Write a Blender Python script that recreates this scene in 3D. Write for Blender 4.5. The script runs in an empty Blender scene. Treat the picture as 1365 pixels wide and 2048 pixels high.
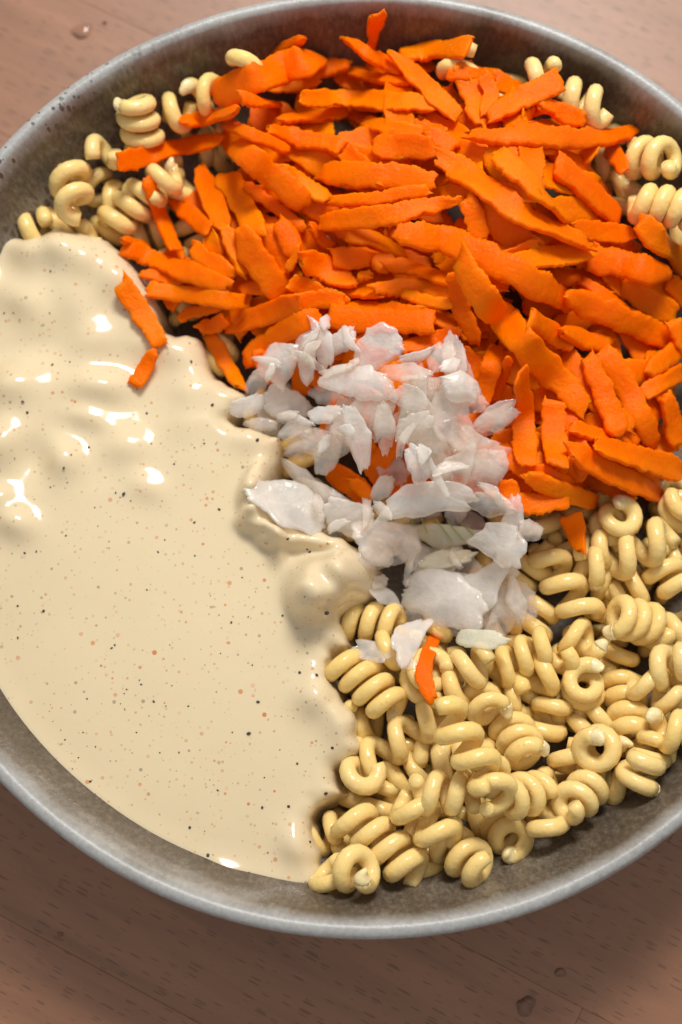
import bpy, bmesh, math, random
import numpy as np
from mathutils import Vector, Matrix

# One Blender unit is 10 cm.
scene = bpy.context.scene
col = scene.collection

# ------------------------------------------------------------------ camera
W, H, FOC = 1365, 2048, 50.0
CAM = np.array([-0.0623, -0.962, 4.002])
PITCH = math.radians(12.0)
cam_d = bpy.data.cameras.new('camera')
cam = bpy.data.objects.new('camera', cam_d)
col.objects.link(cam)
cam.location = CAM
cam.rotation_euler = (PITCH, 0, 0)
cam_d.sensor_fit = 'VERTICAL'
cam_d.sensor_height = 36
cam_d.sensor_width = 24
cam_d.lens = FOC
cam_d.clip_start = 0.05
cam_d.clip_end = 200
cam_d.dof.use_dof = True
cam_d.dof.focus_distance = 3.62
cam_d.dof.aperture_fstop = 0.75
scene.camera = cam
KPX = FOC / 36 * H
_c, _s = math.cos(PITCH), math.sin(PITCH)
ROT = np.array([[1, 0, 0], [0, _c, -_s], [0, _s, _c]])


def at(px, py, z):
    """point of the place at height z that the camera sees at photo pixel (px, py)"""
    d = ROT @ np.array([(px - W / 2) / KPX, -(py - H / 2) / KPX, -1.0])
    return CAM + d * ((z - CAM[2]) / d[2])


# ------------------------------------------------------------------ world and lamps
wld = bpy.data.worlds.new('World')
scene.world = wld
wld.use_nodes = True
bg = wld.node_tree.nodes['Background']
bg.inputs[0].default_value = (1.0, 0.985, 0.97, 1)
bg.inputs[1].default_value = 0.44


def area(name, loc, target, size, power, colour):
    d = bpy.data.lights.new(name, 'AREA')
    d.shape = 'RECTANGLE'
    d.size, d.size_y = size
    d.energy = power
    d.color = colour
    o = bpy.data.objects.new(name, d)
    col.objects.link(o)
    o.location = loc
    o.rotation_euler = (Vector(target) - Vector(loc)).to_track_quat('-Z', 'Y').to_euler()
    return o


area('ceiling_lamp', (.9, 4.9, 7.0), (0, 0, .2), (2.7, 2.0), 725, (1.0, 0.96, 0.90))
scene.view_settings.view_transform = 'Standard'
scene.view_settings.look = 'None'
scene.view_settings.exposure = 0
scene.view_settings.gamma = 1
scene.cycles.use_denoising = True
scene.cycles.max_bounces = 8

# ------------------------------------------------------------------ material helpers


def new_mat(name):
    m = bpy.data.materials.new(name)
    m.use_nodes = True
    nt = m.node_tree
    b = nt.nodes['Principled BSDF']
    return m, nt, b


def node(nt, t, **kw):
    n = nt.nodes.new(t)
    for k, v in kw.items():
        if k.startswith('i_'):
            k2 = k[2:]
            k2 = int(k2) if k2.isdigit() else k2.replace('_', ' ')
            n.inputs[k2].default_value = v
        else:
            setattr(n, k, v)
    return n


def ramp(nt, fac, stops):
    r = nt.nodes.new('ShaderNodeValToRGB')
    e = r.color_ramp.elements
    while len(e) < len(stops):
        e.new(0.5)
    for q, (p, c) in zip(e, stops):
        q.position = p
        q.color = (*c, 1) if len(c) == 3 else c
    nt.links.new(fac, r.inputs[0])
    return r.outputs[0]


def mixc(nt, fac, a, b, mode='MIX'):
    m = nt.nodes.new('ShaderNodeMix')
    m.data_type = 'RGBA'
    m.blend_type = mode
    for s, v in ((m.inputs[0], fac), (m.inputs[6], a), (m.inputs[7], b)):
        if hasattr(v, 'is_linked') or hasattr(v, 'links'):
            nt.links.new(v, s)
        elif isinstance(v, tuple):
            s.default_value = (*v, 1) if len(v) == 3 else v
        else:
            s.default_value = v
    return m.outputs[2]


def math_n(nt, op, a, b=0.0):
    m = nt.nodes.new('ShaderNodeMath')
    m.operation = op
    for s, v in ((m.inputs[0], a), (m.inputs[1], b)):
        if hasattr(v, 'links'):
            nt.links.new(v, s)
        else:
            s.default_value = v
    return m.outputs[0]


def noise(nt, vec, scale, detail=3.0, rough=0.55, dist=0.0):
    n = node(nt, 'ShaderNodeTexNoise', i_Scale=scale, i_Detail=detail, i_Roughness=rough, i_Distortion=dist)
    nt.links.new(vec, n.inputs['Vector'])
    return n.outputs['Fac']


def bump(nt, b, h, strength, dist):
    n = node(nt, 'ShaderNodeBump', i_Strength=strength, i_Distance=dist)
    nt.links.new(h, n.inputs['Height'])
    nt.links.new(n.outputs[0], b.inputs['Normal'])
    return n


def geo_pos(nt):
    return nt.nodes.new('ShaderNodeNewGeometry').outputs['Position']


def obj_pos(nt):
    return nt.nodes.new('ShaderNodeTexCoord').outputs['Object']


def rnd(nt):
    return nt.nodes.new('ShaderNodeObjectInfo').outputs['Random']


def sss(b, w, radius, scale):
    b.inputs['Subsurface Weight'].default_value = w
    b.inputs['Subsurface Radius'].default_value = radius
    b.inputs['Subsurface Scale'].default_value = scale


# carrot
M_CARROT, nt, b = new_mat('carrot_flesh')
p = obj_pos(nt)
n1 = noise(nt, p, 9, 3, .6)
c1 = ramp(nt, n1, [(.3, (.97, .14, .0002)), (.7, (1.0, .215, .0003))])
c2 = mixc(nt, math_n(nt, 'MULTIPLY', rnd(nt), .55), c1, (.95, .105, .0002))
c2 = mixc(nt, ramp(nt, rnd(nt), [(.0, (.4, .4, .4)), (.3, (0, 0, 0))]), c2, (1.0, .25, .001))
fl = noise(nt, p, 130, 3, .7)
c2 = mixc(nt, ramp(nt, fl, [(.58, (0, 0, 0)), (.76, (.5, .5, .5))]), c2, (1.0, .34, .012))
nt.links.new(c2, b.inputs['Base Color'])
sss(b, .5, (1.0, .30, .03), .05)
b.inputs['Roughness'].default_value = .2
b.inputs['Specular IOR Level'].default_value = .09
g1 = noise(nt, p, 95, 4, .7)
g2 = noise(nt, p, 22, 2, .5)
bump(nt, b, math_n(nt, 'ADD', g1, math_n(nt, 'MULTIPLY', g2, 1.2)), .5, .007)

# pasta


def pasta_mat(name, ca, cb):
    m, nt, b = new_mat(name)
    p = obj_pos(nt)
    n1 = noise(nt, p, 12, 3, .6)
    c = ramp(nt, n1, [(.3, ca), (.7, cb)])
    c = mixc(nt, math_n(nt, 'MULTIPLY', rnd(nt), .4), c, (.86, .67, .33))
    sp = node(nt, 'ShaderNodeTexVoronoi', i_Scale=26.0)
    nt.links.new(p, sp.inputs['Vector'])
    dots = math_n(nt, 'LESS_THAN', sp.outputs['Distance'], .07)
    c = mixc(nt, math_n(nt, 'MULTIPLY', dots, .35), c, (.55, .33, .1))
    nt.links.new(c, b.inputs['Base Color'])
    sss(b, .3, (1.0, .82, .5), .025)
    b.inputs['Roughness'].default_value = .19
    b.inputs['Specular IOR Level'].default_value = .5
    b.inputs['IOR'].default_value = 1.42
    h = math_n(nt, 'ADD', noise(nt, p, 48, 3, .6), math_n(nt, 'MULTIPLY', noise(nt, p, 14, 2, .5), 1.5))
    bump(nt, b, h, .36, .008)
    return m


M_PASTA = pasta_mat('cooked_pasta', (.86, .60, .19), (.90, .665, .26))
M_PASTA_END = pasta_mat('pale_pasta_end', (.86, .69, .36), (.89, .75, .44))

# onion


def onion_mat(name, colr, clear, rough=.2, trl=.3):
    """wet onion flesh: partly clear, partly milky"""
    m, nt, b = new_mat(name)
    p = obj_pos(nt)
    c = ramp(nt, noise(nt, p, 16, 3, .6), [(.3, colr), (.75, tuple(min(.97, x * 1.06) for x in colr))])
    nt.links.new(c, b.inputs['Base Color'])
    sss(b, .5, (1.0, .86, .75), .016)
    b.inputs['IOR'].default_value = 1.38
    b.inputs['Roughness'].default_value = rough
    b.inputs['Coat Weight'].default_value = .7
    b.inputs['Coat Roughness'].default_value = .07
    h = math_n(nt, 'ADD', noise(nt, p, 50, 3, .65), math_n(nt, 'MULTIPLY', noise(nt, p, 17, 2), 1.4))
    b.inputs['Specular IOR Level'].default_value = .8
    bn = bump(nt, b, h, .55, .008)
    nt.links.new(bn.outputs[0], b.inputs['Coat Normal'])
    tl = nt.nodes.new('ShaderNodeBsdfTranslucent')
    nt.links.new(c, tl.inputs[0])
    tp = nt.nodes.new('ShaderNodeBsdfTransparent')
    tp.inputs[0].default_value = (1.0, .965, .92, 1)
    m1 = node(nt, 'ShaderNodeMixShader', i_0=trl)
    m2 = nt.nodes.new('ShaderNodeMixShader')
    cl = math_n(nt, 'MULTIPLY', ramp(nt, noise(nt, p, 9, 3, .6), [(.25, (.55, .55, .55)), (.75, (1.25, 1.25, 1.25))]), clear)
    nt.links.new(cl, m2.inputs[0])
    nt.links.new(b.outputs[0], m1.inputs[1])
    nt.links.new(tl.outputs[0], m1.inputs[2])
    nt.links.new(m1.outputs[0], m2.inputs[1])
    nt.links.new(tp.outputs[0], m2.inputs[2])
    out = [n for n in nt.nodes if n.type == 'OUTPUT_MATERIAL'][0]
    nt.links.new(m2.outputs[0], out.inputs['Surface'])
    return m


M_ON_W = onion_mat('white_onion', (.97, .90, .85), .58, .11, .05)
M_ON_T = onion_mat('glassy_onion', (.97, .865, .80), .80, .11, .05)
M_ON_G = onion_mat('pale_green_onion', (.89, .89, .72), .50, .11, .05)
M_ON_F = onion_mat('onion_film', (.95, .89, .82), .72, .1, .06)
M_VEIN, nt, b = new_mat('onion_vein')
b.inputs['Base Color'].default_value = (.34, .42, .10, 1)
b.inputs['Roughness'].default_value = .4

# dressing
M_SAUCE, nt, b = new_mat('cream_dressing')
p = geo_pos(nt)
base = ramp(nt, noise(nt, p, 4, 3, .6), [(.3, (.735, .61, .40)), (.7, (.765, .635, .42))])
for sc, th, cc, am in ((31, .13, (.60, .17, .03), .85), (52, .16, (.60, .26, .07), .75), (25, .036, (.50, .14, .04), .9), (19, .05, (.25, .24, .20), .6), (40, .13, (.20, .16, .12), .6), (64, .15, (.50, .22, .07), .6)):
    v = node(nt, 'ShaderNodeTexVoronoi', i_Scale=float(sc))
    nt.links.new(p, v.inputs['Vector'])
    sepc = nt.nodes.new('ShaderNodeSeparateColor')
    nt.links.new(v.outputs['Color'], sepc.inputs[0])
    thr = math_n(nt, 'MULTIPLY', math_n(nt, 'POWER', sepc.outputs[0], 1.6), th * 1.6)
    f = math_n(nt, 'MULTIPLY', math_n(nt, 'LESS_THAN', v.outputs['Distance'], thr), math_n(nt, 'MULTIPLY', sepc.outputs[1], am))
    base = mixc(nt, f, base, cc)
nt.links.new(base, b.inputs['Base Color'])
sss(b, .35, (1.0, .75, .45), .03)
b.inputs['Roughness'].default_value = .13
b.inputs['Specular IOR Level'].default_value = .5
bump(nt, b, math_n(nt, 'ADD', noise(nt, p, 9, 3, .55), math_n(nt, 'MULTIPLY', noise(nt, p, 30, 2, .5), .10)), .05, .03)

M_PEPPER, nt, b = new_mat('black_pepper')
p = obj_pos(nt)
nt.links.new(ramp(nt, noise(nt, p, 40, 2), [(.35, (.018, .016, .02)), (.7, (.07, .06, .055))]), b.inputs['Base Color'])
b.inputs['Roughness'].default_value = .5

# bowl glaze
M_BOWL, nt, b = new_mat('speckled_stoneware_glaze')
p = geo_pos(nt)
sx = nt.nodes.new('ShaderNodeSeparateXYZ')
nt.links.new(p, sx.inputs[0])
zz = sx.outputs[2]
mapn = node(nt, 'ShaderNodeMapping', i_Scale=(1, 1, .35))
nt.links.new(p, mapn.inputs[0])
pm = mapn.outputs[0]
grain = noise(nt, pm, 85, 4, .75)
cloud = noise(nt, pm, 5, 4, .6)
taupe = ramp(nt, math_n(nt, 'ADD', math_n(nt, 'MULTIPLY', grain, .65), math_n(nt, 'MULTIPLY', cloud, .4)),
             [(.28, (.034, .020, .012)), (.54, (.118, .092, .068)), (.78, (.27, .235, .19))])
rimf = math_n(nt, 'ADD', zz, math_n(nt, 'MULTIPLY', math_n(nt, 'SUBTRACT', cloud, .5), .10))
silver = ramp(nt, grain, [(.3, (.30, .30, .29)), (.7, (.42, .42, .415))])
rm = ramp(nt, rimf, [(.445, (0, 0, 0)), (.503, (1, 1, 1))])
cb = mixc(nt, rm, taupe, silver)
# pinholes in the pale rim glaze, a lace of pale glaze lower down
vor = node(nt, 'ShaderNodeTexVoronoi', i_Scale=58.0)
nt.links.new(pm, vor.inputs['Vector'])
sepv = nt.nodes.new('ShaderNodeSeparateColor')
nt.links.new(vor.outputs['Color'], sepv.inputs[0])
hole = math_n(nt, 'LESS_THAN', vor.outputs['Distance'], math_n(nt, 'MULTIPLY', sepv.outputs[0], .46))
leftw = ramp(nt, sx.outputs[0], [(.0, (1, 1, 1)), (.01, (0, 0, 0))])
lw = node(nt, 'ShaderNodeMapRange', i_1=-.45, i_2=-.85, i_3=0.0, i_4=1.0)
nt.links.new(sx.outputs[0], lw.inputs[0])
hz = node(nt, 'ShaderNodeMapRange', i_1=.42, i_2=.47, i_3=0.0, i_4=1.0)
nt.links.new(zz, hz.inputs[0])
ly0 = node(nt, 'ShaderNodeMapRange', i_1=.1, i_2=.35, i_3=0.0, i_4=1.0)
nt.links.new(sx.outputs[1], ly0.inputs[0])
hole = math_n(nt, 'MULTIPLY', hole, ly0.outputs[0])
cb = mixc(nt, math_n(nt, 'MULTIPLY', math_n(nt, 'MULTIPLY', hole, lw.outputs[0]), math_n(nt, 'MULTIPLY', hz.outputs[0], .85)), cb, (.05, .035, .03))
vl = node(nt, 'ShaderNodeTexVoronoi', i_Scale=52.0)
vl.feature = 'DISTANCE_TO_EDGE'
nt.links.new(pm, vl.inputs['Vector'])
ly = node(nt, 'ShaderNodeMapRange', i_1=.1, i_2=.35, i_3=0.0, i_4=1.0)
nt.links.new(sx.outputs[1], ly.inputs[0])
lace = math_n(nt, 'MULTIPLY', ramp(nt, vl.outputs['Distance'], [(.05, (1, 1, 1)), (.22, (0, 0, 0))]), ly.outputs[0])
lz = node(nt, 'ShaderNodeMapRange', i_1=.37, i_2=.29, i_3=0.0, i_4=1.0)
nt.links.new(zz, lz.inputs[0])
cb = mixc(nt, math_n(nt, 'MULTIPLY', math_n(nt, 'MULTIPLY', lace, lw.outputs[0]), math_n(nt, 'MULTIPLY', lz.outputs[0], .55)), cb, (.38, .35, .31))
nt.links.new(cb, b.inputs['Base Color'])
b.inputs['Roughness'].default_value = .33
b.inputs['Specular IOR Level'].default_value = .5
bump(nt, b, math_n(nt, 'ADD', grain, math_n(nt, 'MULTIPLY', noise(nt, p, 14, 2), .6)), .16, .01)

# beech


def beech(name, tint):
    m, nt, b = new_mat(name)
    tc = obj_pos(nt)
    r = rnd(nt)
    off = nt.nodes.new('ShaderNodeCombineXYZ')
    nt.links.new(math_n(nt, 'MULTIPLY', r, 37.0), off.inputs[0])
    nt.links.new(math_n(nt, 'MULTIPLY', r, 11.0), off.inputs[1])
    add = node(nt, 'ShaderNodeVectorMath', operation='ADD')
    nt.links.new(tc, add.inputs[0])
    nt.links.new(off.outputs[0], add.inputs[1])
    v = add.outputs[0]
    mp = node(nt, 'ShaderNodeMapping', i_Scale=(1.1, 9, 4))
    nt.links.new(v, mp.inputs[0])
    mp2 = node(nt, 'ShaderNodeMapping', i_Scale=(19, 170, 30))
    nt.links.new(v, mp2.inputs[0])
    mp3 = node(nt, 'ShaderNodeMapping', i_Scale=(14, 150, 40))
    nt.links.new(v, mp3.inputs[0])
    g = noise(nt, mp.outputs[0], 1.6, 4, .6, .6)
    f = noise(nt, mp3.outputs[0], 1.0, 3, .6)
    c = ramp(nt, g, [(.3, tuple(x * .78 for x in tint)), (.7, tuple(x * 1.14 for x in tint))])
    c = mixc(nt, math_n(nt, 'MULTIPLY', f, .35), c, tuple(x * .72 for x in tint))
    c = mixc(nt, math_n(nt, 'MULTIPLY', r, .25), c, tuple(x * .8 for x in tint))
    # pores: short dark dashes along the grain
    pv = node(nt, 'ShaderNodeTexVoronoi', i_Scale=1.0, i_Randomness=1.0)
    nt.links.new(mp2.outputs[0], pv.inputs['Vector'])
    sp = nt.nodes.new('ShaderNodeSeparateColor')
    nt.links.new(pv.outputs['Color'], sp.inputs[0])
    pore = math_n(nt, 'LESS_THAN', pv.outputs['Distance'], math_n(nt, 'MULTIPLY', math_n(nt, 'POWER', sp.outputs[0], 2.2), .46))
    c = mixc(nt, math_n(nt, 'MULTIPLY', pore, .52), c, tuple(x * .26 for x in tint))
    nt.links.new(c, b.inputs['Base Color'])
    b.inputs['Roughness'].default_value = .42
    b.inputs['Specular IOR Level'].default_value = .5
    bump(nt, b, math_n(nt, 'SUBTRACT', f, pore), .15, .004)
    return m


M_BEECH = beech('oiled_beech', (.315, .150, .085))
M_WATER, nt, b = new_mat('clear_water')
nt.nodes.remove(b)
tp = nt.nodes.new('ShaderNodeBsdfTransparent')
tp.inputs[0].default_value = (.95, .92, .90, 1)
gl = node(nt, 'ShaderNodeBsdfGlossy', i_Roughness=.04)
fr = node(nt, 'ShaderNodeFresnel', i_IOR=1.333)
mx = nt.nodes.new('ShaderNodeMixShader')
nt.links.new(fr.outputs[0], mx.inputs[0])
nt.links.new(tp.outputs[0], mx.inputs[1])
nt.links.new(gl.outputs[0], mx.inputs[2])
nt.links.new(mx.outputs[0], [n for n in nt.nodes if n.type == 'OUTPUT_MATERIAL'][0].inputs['Surface'])
M_CRUMB, nt, b = new_mat('brown_crumb')
b.inputs['Base Color'].default_value = (.16, .07, .025, 1)
b.inputs['Roughness'].default_value = .6

# ------------------------------------------------------------------ object helpers


def mesh_obj(name, verts, faces, mat, parent=None, smooth=True, matrix=None):
    me = bpy.data.meshes.new(name)
    me.from_pydata([tuple(v) for v in verts], [], faces)
    if smooth:
        me.polygons.foreach_set('use_smooth', [True] * len(me.polygons))
    me.materials.append(mat)
    me.update()
    o = bpy.data.objects.new(name, me)
    col.objects.link(o)
    if parent is not None:
        o.parent = parent
    if matrix is not None:
        o.matrix_world = matrix
    return o


def tag(o, label, cat, group=None):
    o['label'] = label
    o['category'] = cat
    if group:
        o['group'] = group
    assert 4 <= len(label.split()) <= 16, label
    return o


# ------------------------------------------------------------------ table
table = bpy.data.objects.new('table_top', None)
col.objects.link(table)
table['kind'] = 'structure'
GR = math.radians(-27.0)          # direction of the grain
p0 = at(0, 1830, 0)
table.location = (p0[0], p0[1], 0)
table.rotation_euler = (0, 0, GR)
RT = Matrix.Rotation(GR, 4, 'Z')
jl = RT.inverted() @ (Vector(at(1200, 1940, 0)) - Vector((p0[0], p0[1], 0)))   # the butt joint seen at lower right


def box_bevel(l, w, h, bv):
    bm = bmesh.new()
    bmesh.ops.create_cube(bm, size=1.0)
    bmesh.ops.scale(bm, vec=(l, w, h), verts=bm.verts)
    bmesh.ops.bevel(bm, geom=bm.edges[:], offset=bv, segments=1, affect='EDGES')
    bm.normal_update()
    me = bpy.data.meshes.new('plank')
    bm.to_mesh(me)
    bm.free()
    me.materials.append(M_BEECH)
    return me


SW = .50
rr = random.Random(4)
for row in range(-9, 12):
    x = -6.0 + rr.uniform(-1.5, 1.5)
    cuts = [x]
    while x < 6.5:
        x += rr.uniform(2.2, 3.6)
        cuts.append(x)
    if row == 0:
        cuts = [-5.2, -2.4, jl.x - 2.6, jl.x, jl.x + 2.7, jl.x + 5.2]
    if row in (1, -1):
        cuts = [-5.0, -2.1, .35 if row == 1 else .9, 4.4, 7.2]
    for a, c in zip(cuts, cuts[1:]):
        me = box_bevel(c - a - .0004, SW - .0003, .26, .0011)
        o = bpy.data.objects.new('plank', me)
        col.objects.link(o)
        o.parent = table
        o.location = ((a + c) / 2, SW * (row + .5), -.13)

# ------------------------------------------------------------------ bowl
INNER = [(0, .078), (.55, .082), (.80, .098), (.94, .128), (1.03, .172), (1.095, .232), (1.138, .295), (1.166, .360), (1.187, .425), (1.201, .470), (1.206, .484)]
RIM = [(1.206, .484), (1.211, .4935), (1.219, .4995), (1.230, .5010), (1.240, .4970), (1.247, .488), (1.2485, .476)]
OUTER = [(1.2485, .476), (1.240, .43), (1.208, .33), (1.14, .195), (1.05, .095), (.93, .045), (.80, .032), (.745, .030)]
FOOT = [(.745, .030), (.738, .004), (.725, .0), (.70, .0), (.688, .004), (.682, .03), (.0, .034)]


def inner_z(r):
    return np.interp(r, [q[0] for q in INNER] + [1.22, 1.25], [q[1] for q in INNER] + [.50, .50])


def catmull(pts, n):
    P = [np.array(q, float) for q in pts]
    P = [2 * P[0] - P[1]] + P + [2 * P[-1] - P[-2]]
    out = []
    for i in range(1, len(P) - 2):
        for k in range(n):
            t = k / n
            a, b_, c, d = P[i - 1], P[i], P[i + 1], P[i + 2]
            out.append(.5 * (2 * b_ + (c - a) * t + (2 * a - 5 * b_ + 4 * c - d) * t * t + (3 * b_ - a - 3 * c + d) * t ** 3))
    out.append(P[-2])
    return out


def wobble(th, z):
    k = max(0.0, z) / .5
    return 1 + k * (.0015 - .004 * math.sin(th) + .0022 * math.sin(2 * th + .6) + .0013 * math.sin(5 * th + 2) + .0008 * math.sin(9 * th))


def lathe(prof, name, mat, parent=None, n=192, k=4, smooth=3):
    pr = catmull(prof, k) if smooth else [np.array(q) for q in prof]
    vs, fs = [], []
    for (r, z) in pr:
        for i in range(n):
            th = 2 * math.pi * i / n
            w = wobble(th, z)
            zz_ = z + (z / .5) ** 2 * (.0018 * math.sin(3 * th + 1) + .001 * math.sin(7 * th))
            vs.append((r * w * math.cos(th), r * w * math.sin(th), zz_))
    for j in range(len(pr) - 1):
        for i in range(n):
            i2 = (i + 1) % n
            fs.append((j * n + i, (j + 1) * n + i, (j + 1) * n + i2, j * n + i2))
    o = mesh_obj(name, vs, fs, mat, parent)
    bm = bmesh.new()
    bm.from_mesh(o.data)
    bmesh.ops.remove_doubles(bm, verts=bm.verts, dist=1e-5)
    bm.to_mesh(o.data)
    bm.free()
    return o


def with_normals(o, lo, hi):
    """smooth normals across the seams between the bowl's parts: taken from the whole turned profile"""
    pr = np.array(catmull(INNER[:-1] + RIM + OUTER[1:], 4))
    tn = np.gradient(pr, axis=0)
    nn = np.stack([-tn[:, 1], tn[:, 0]], 1)
    nn /= np.linalg.norm(nn, axis=1)[:, None] + 1e-12
    out = []
    for v in o.data.vertices:
        r_ = math.hypot(v.co.x, v.co.y)
        th = math.atan2(v.co.y, v.co.x)
        k = np.argmin((pr[:, 0] * wobble(th, v.co.z) - r_) ** 2 + (pr[:, 1] - v.co.z) ** 2)
        out.append((nn[k, 0] * math.cos(th), nn[k, 0] * math.sin(th), nn[k, 1]))
    o.data.normals_split_custom_set_from_vertices(out)


bowl = bpy.data.objects.new('stoneware_bowl', None)
col.objects.link(bowl)
tag(bowl, 'shallow grey brown speckled stoneware bowl holding the pasta salad', 'bowl')
with_normals(lathe(INNER, 'inner_wall', M_BOWL, bowl), 0, 0)
with_normals(lathe(RIM, 'rim', M_BOWL, bowl), 0, 0)
with_normals(lathe(OUTER, 'outer_wall', M_BOWL, bowl), 0, 0)
lathe(FOOT, 'foot_ring', M_BOWL, bowl)

# ------------------------------------------------------------------ height map of what already lies in the bowl
GS, GL = .008, 1.34
GN = int(2 * GL / GS) + 1
gx = (np.arange(GN) * GS - GL)
GX, GY = np.meshgrid(gx, gx, indexing='ij')
GR_ = np.hypot(GX, GY)
HM = inner_z(GR_)
HM = np.maximum(HM, np.where(GR_ < 1.2, .16 - .10 * np.clip((GR_ - .75) / .4, 0, 1), 0))


def gi(x):
    return np.clip(((np.asarray(x) + GL) / GS).round().astype(int), 0, GN - 1)


_off = [(i, j) for i in range(-6, 7) for j in range(-6, 7)]


def splat(P, r):
    """raise the height map to the upper side of spheres of radius r (array or number) at P"""
    P = np.asarray(P)
    r = np.broadcast_to(r, (len(P),))
    ix, iy = gi(P[:, 0]), gi(P[:, 1])
    for (i, j) in _off:
        d = math.hypot(i, j) * GS
        ok = d < r
        if not ok.any():
            continue
        top = P[ok, 2] + np.sqrt(np.maximum(r[ok] ** 2 - d * d, 0))
        np.maximum.at(HM, (np.clip(ix[ok] + i, 0, GN - 1), np.clip(iy[ok] + j, 0, GN - 1)), top)


def ground(x, y):
    return HM[gi(x), gi(y)]


def in_poly(x, y, poly):
    x = np.asarray(x, float)
    y = np.asarray(y, float)
    ins = np.zeros(x.shape, bool)
    n = len(poly)
    for i in range(n):
        x1, y1 = poly[i]
        x2, y2 = poly[(i + 1) % n]
        c = ((y1 > y) != (y2 > y)) & (x < (x2 - x1) * (y - y1) / (y2 - y1 + 1e-12) + x1)
        ins ^= c
    return ins


# ------------------------------------------------------------------ pasta
RC, RTB = .0385, .0218
PASTA_GROUP = 'cooked corkscrew pasta pieces in the bowl'


def tube(path, radii, nr, close0=True, close1=True, flat=None):
    path = np.asarray(path)
    n = len(path)
    tan = np.gradient(path, axis=0)
    tan /= np.linalg.norm(tan, axis=1)[:, None]
    ref = np.array([1.0, 0, 0]) if flat is None else flat
    vs, fs = [], []
    u = np.cross(tan[0], ref)
    u /= np.linalg.norm(u)
    for i in range(n):
        u = u - tan[i] * np.dot(u, tan[i])
        u /= np.linalg.norm(u)
        v = np.cross(tan[i], u)
        r = radii[i]
        ra, rb = (r, r) if np.isscalar(r) or np.ndim(r) == 0 else r
        for k in range(nr):
            a = 2 * math.pi * k / nr
            vs.append(path[i] + u * (ra * math.cos(a)) + v * (rb * math.sin(a)))
    for i in range(n - 1):
        for k in range(nr):
            k2 = (k + 1) % nr
            fs.append((i * nr + k, i * nr + k2, (i + 1) * nr + k2, (i + 1) * nr + k))
    if close0:
        fs.append(tuple(reversed(range(nr))))
    if close1:
        fs.append(tuple((n - 1) * nr + k for k in range(nr)))
    return vs, fs


def helix_pt(t, turns, pitch, rc, phase, hand, bend, wob):
    """t in turns, measured from the start"""
    a = phase + hand * 2 * np.pi * t
    r = rc * (1 + wob * np.sin(1.7 * a + phase))
    x = (t - turns / 2) * pitch
    s = (t / turns - .5)
    return np.stack([x, r * np.cos(a) + bend * (s * s - .08), r * np.sin(a)], -1)


def make_pasta(px, py, ang, tilt, turns, pitch, label, ends='', phase=None, sink=.022, q=.9, z=None, seed=0, dz=0.0, build=True):
    r = random.Random(seed * 7 + int(px * 13 + py * 7))
    rc = RC * r.uniform(.93, 1.07)
    rt = RTB * r.uniform(.94, 1.05)
    pitch = pitch / 800.0
    hand = r.choice((-1, 1)) if pitch * turns < .2 else -1
    ph = r.uniform(0, 2 * math.pi) if phase is None else math.radians(phase)
    bend = r.uniform(-.03, .03) * min(1.5, turns / 2)
    wob = r.uniform(.0, .05)
    n = max(8, int(turns * 17))
    t = np.linspace(0, turns, n)
    path = helix_pt(t, turns, pitch, rc, ph, hand, bend, wob)
    rad = rt * (1 + .05 * np.sin(t * 5 + ph))
    a, ti = math.radians(ang), math.radians(tilt)
    ax = Vector((math.cos(a) * math.cos(ti), math.sin(a) * math.cos(ti), math.sin(ti)))
    side = Vector((-math.sin(a), math.cos(a), 0))
    up = ax.cross(side)
    R3 = Matrix((ax, side, up)).transposed()
    Rn = np.array(R3)
    wp = path @ Rn.T
    zc = .3
    for _ in range(3):
        c = at(px, py, zc)
        d = ground(c[0] + wp[:, 0], c[1] + wp[:, 1]) - (wp[:, 2] - rad)
        zc = np.quantile(d, q) - sink + dz
        if z is not None:
            zc = z
    c = at(px, py, zc)
    splat(wp + c, rad)
    if not build:
        return None
    M = Matrix.Translation(Vector(c)) @ R3.to_4x4()
    # rounded, slightly pinched ends
    ra = rad.copy()
    for k, f in ((0, .84), (1, .98)):
        if 'b' not in ends:
            ra[k] *= f
        if 'a' not in ends:
            ra[-1 - k] *= f
    vs, fs = tube(path, ra, 11)
    o = mesh_obj('corkscrew_pasta', vs, fs, M_PASTA, matrix=M)
    tag(o, label, 'pasta', PASTA_GROUP)
    for e in ends:
        m = 7
        lt = .09 + .05 * r.random()
        tt = np.linspace(-.012, lt, m)
        tt = turns + tt if e == 'a' else -tt
        pp = helix_pt(tt, turns, pitch, rc, ph, hand, bend, wob)
        pp = pp + np.array([(1 if e == 'a' else -1) * .012, 0, 0]) * (np.linspace(0, 1, m) ** 2)[:, None]
        ww = [rt * 1.004, rt * 1.0, rt * .96, rt * .9, rt * .8, rt * .62, rt * .3]
        hh = [rt * 1.004, rt * .96, rt * .82, rt * .66, rt * .5, rt * .36, rt * .2]
        rr2 = [(w * (1 + r.uniform(-.1, .1) * (k > 1)), h) for k, (w, h) in enumerate(zip(ww, hh))]
        vs, fs = tube(pp, rr2, 10)
        e_o = mesh_obj('torn_end', vs, fs, M_PASTA_END, parent=o)
    return o


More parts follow.
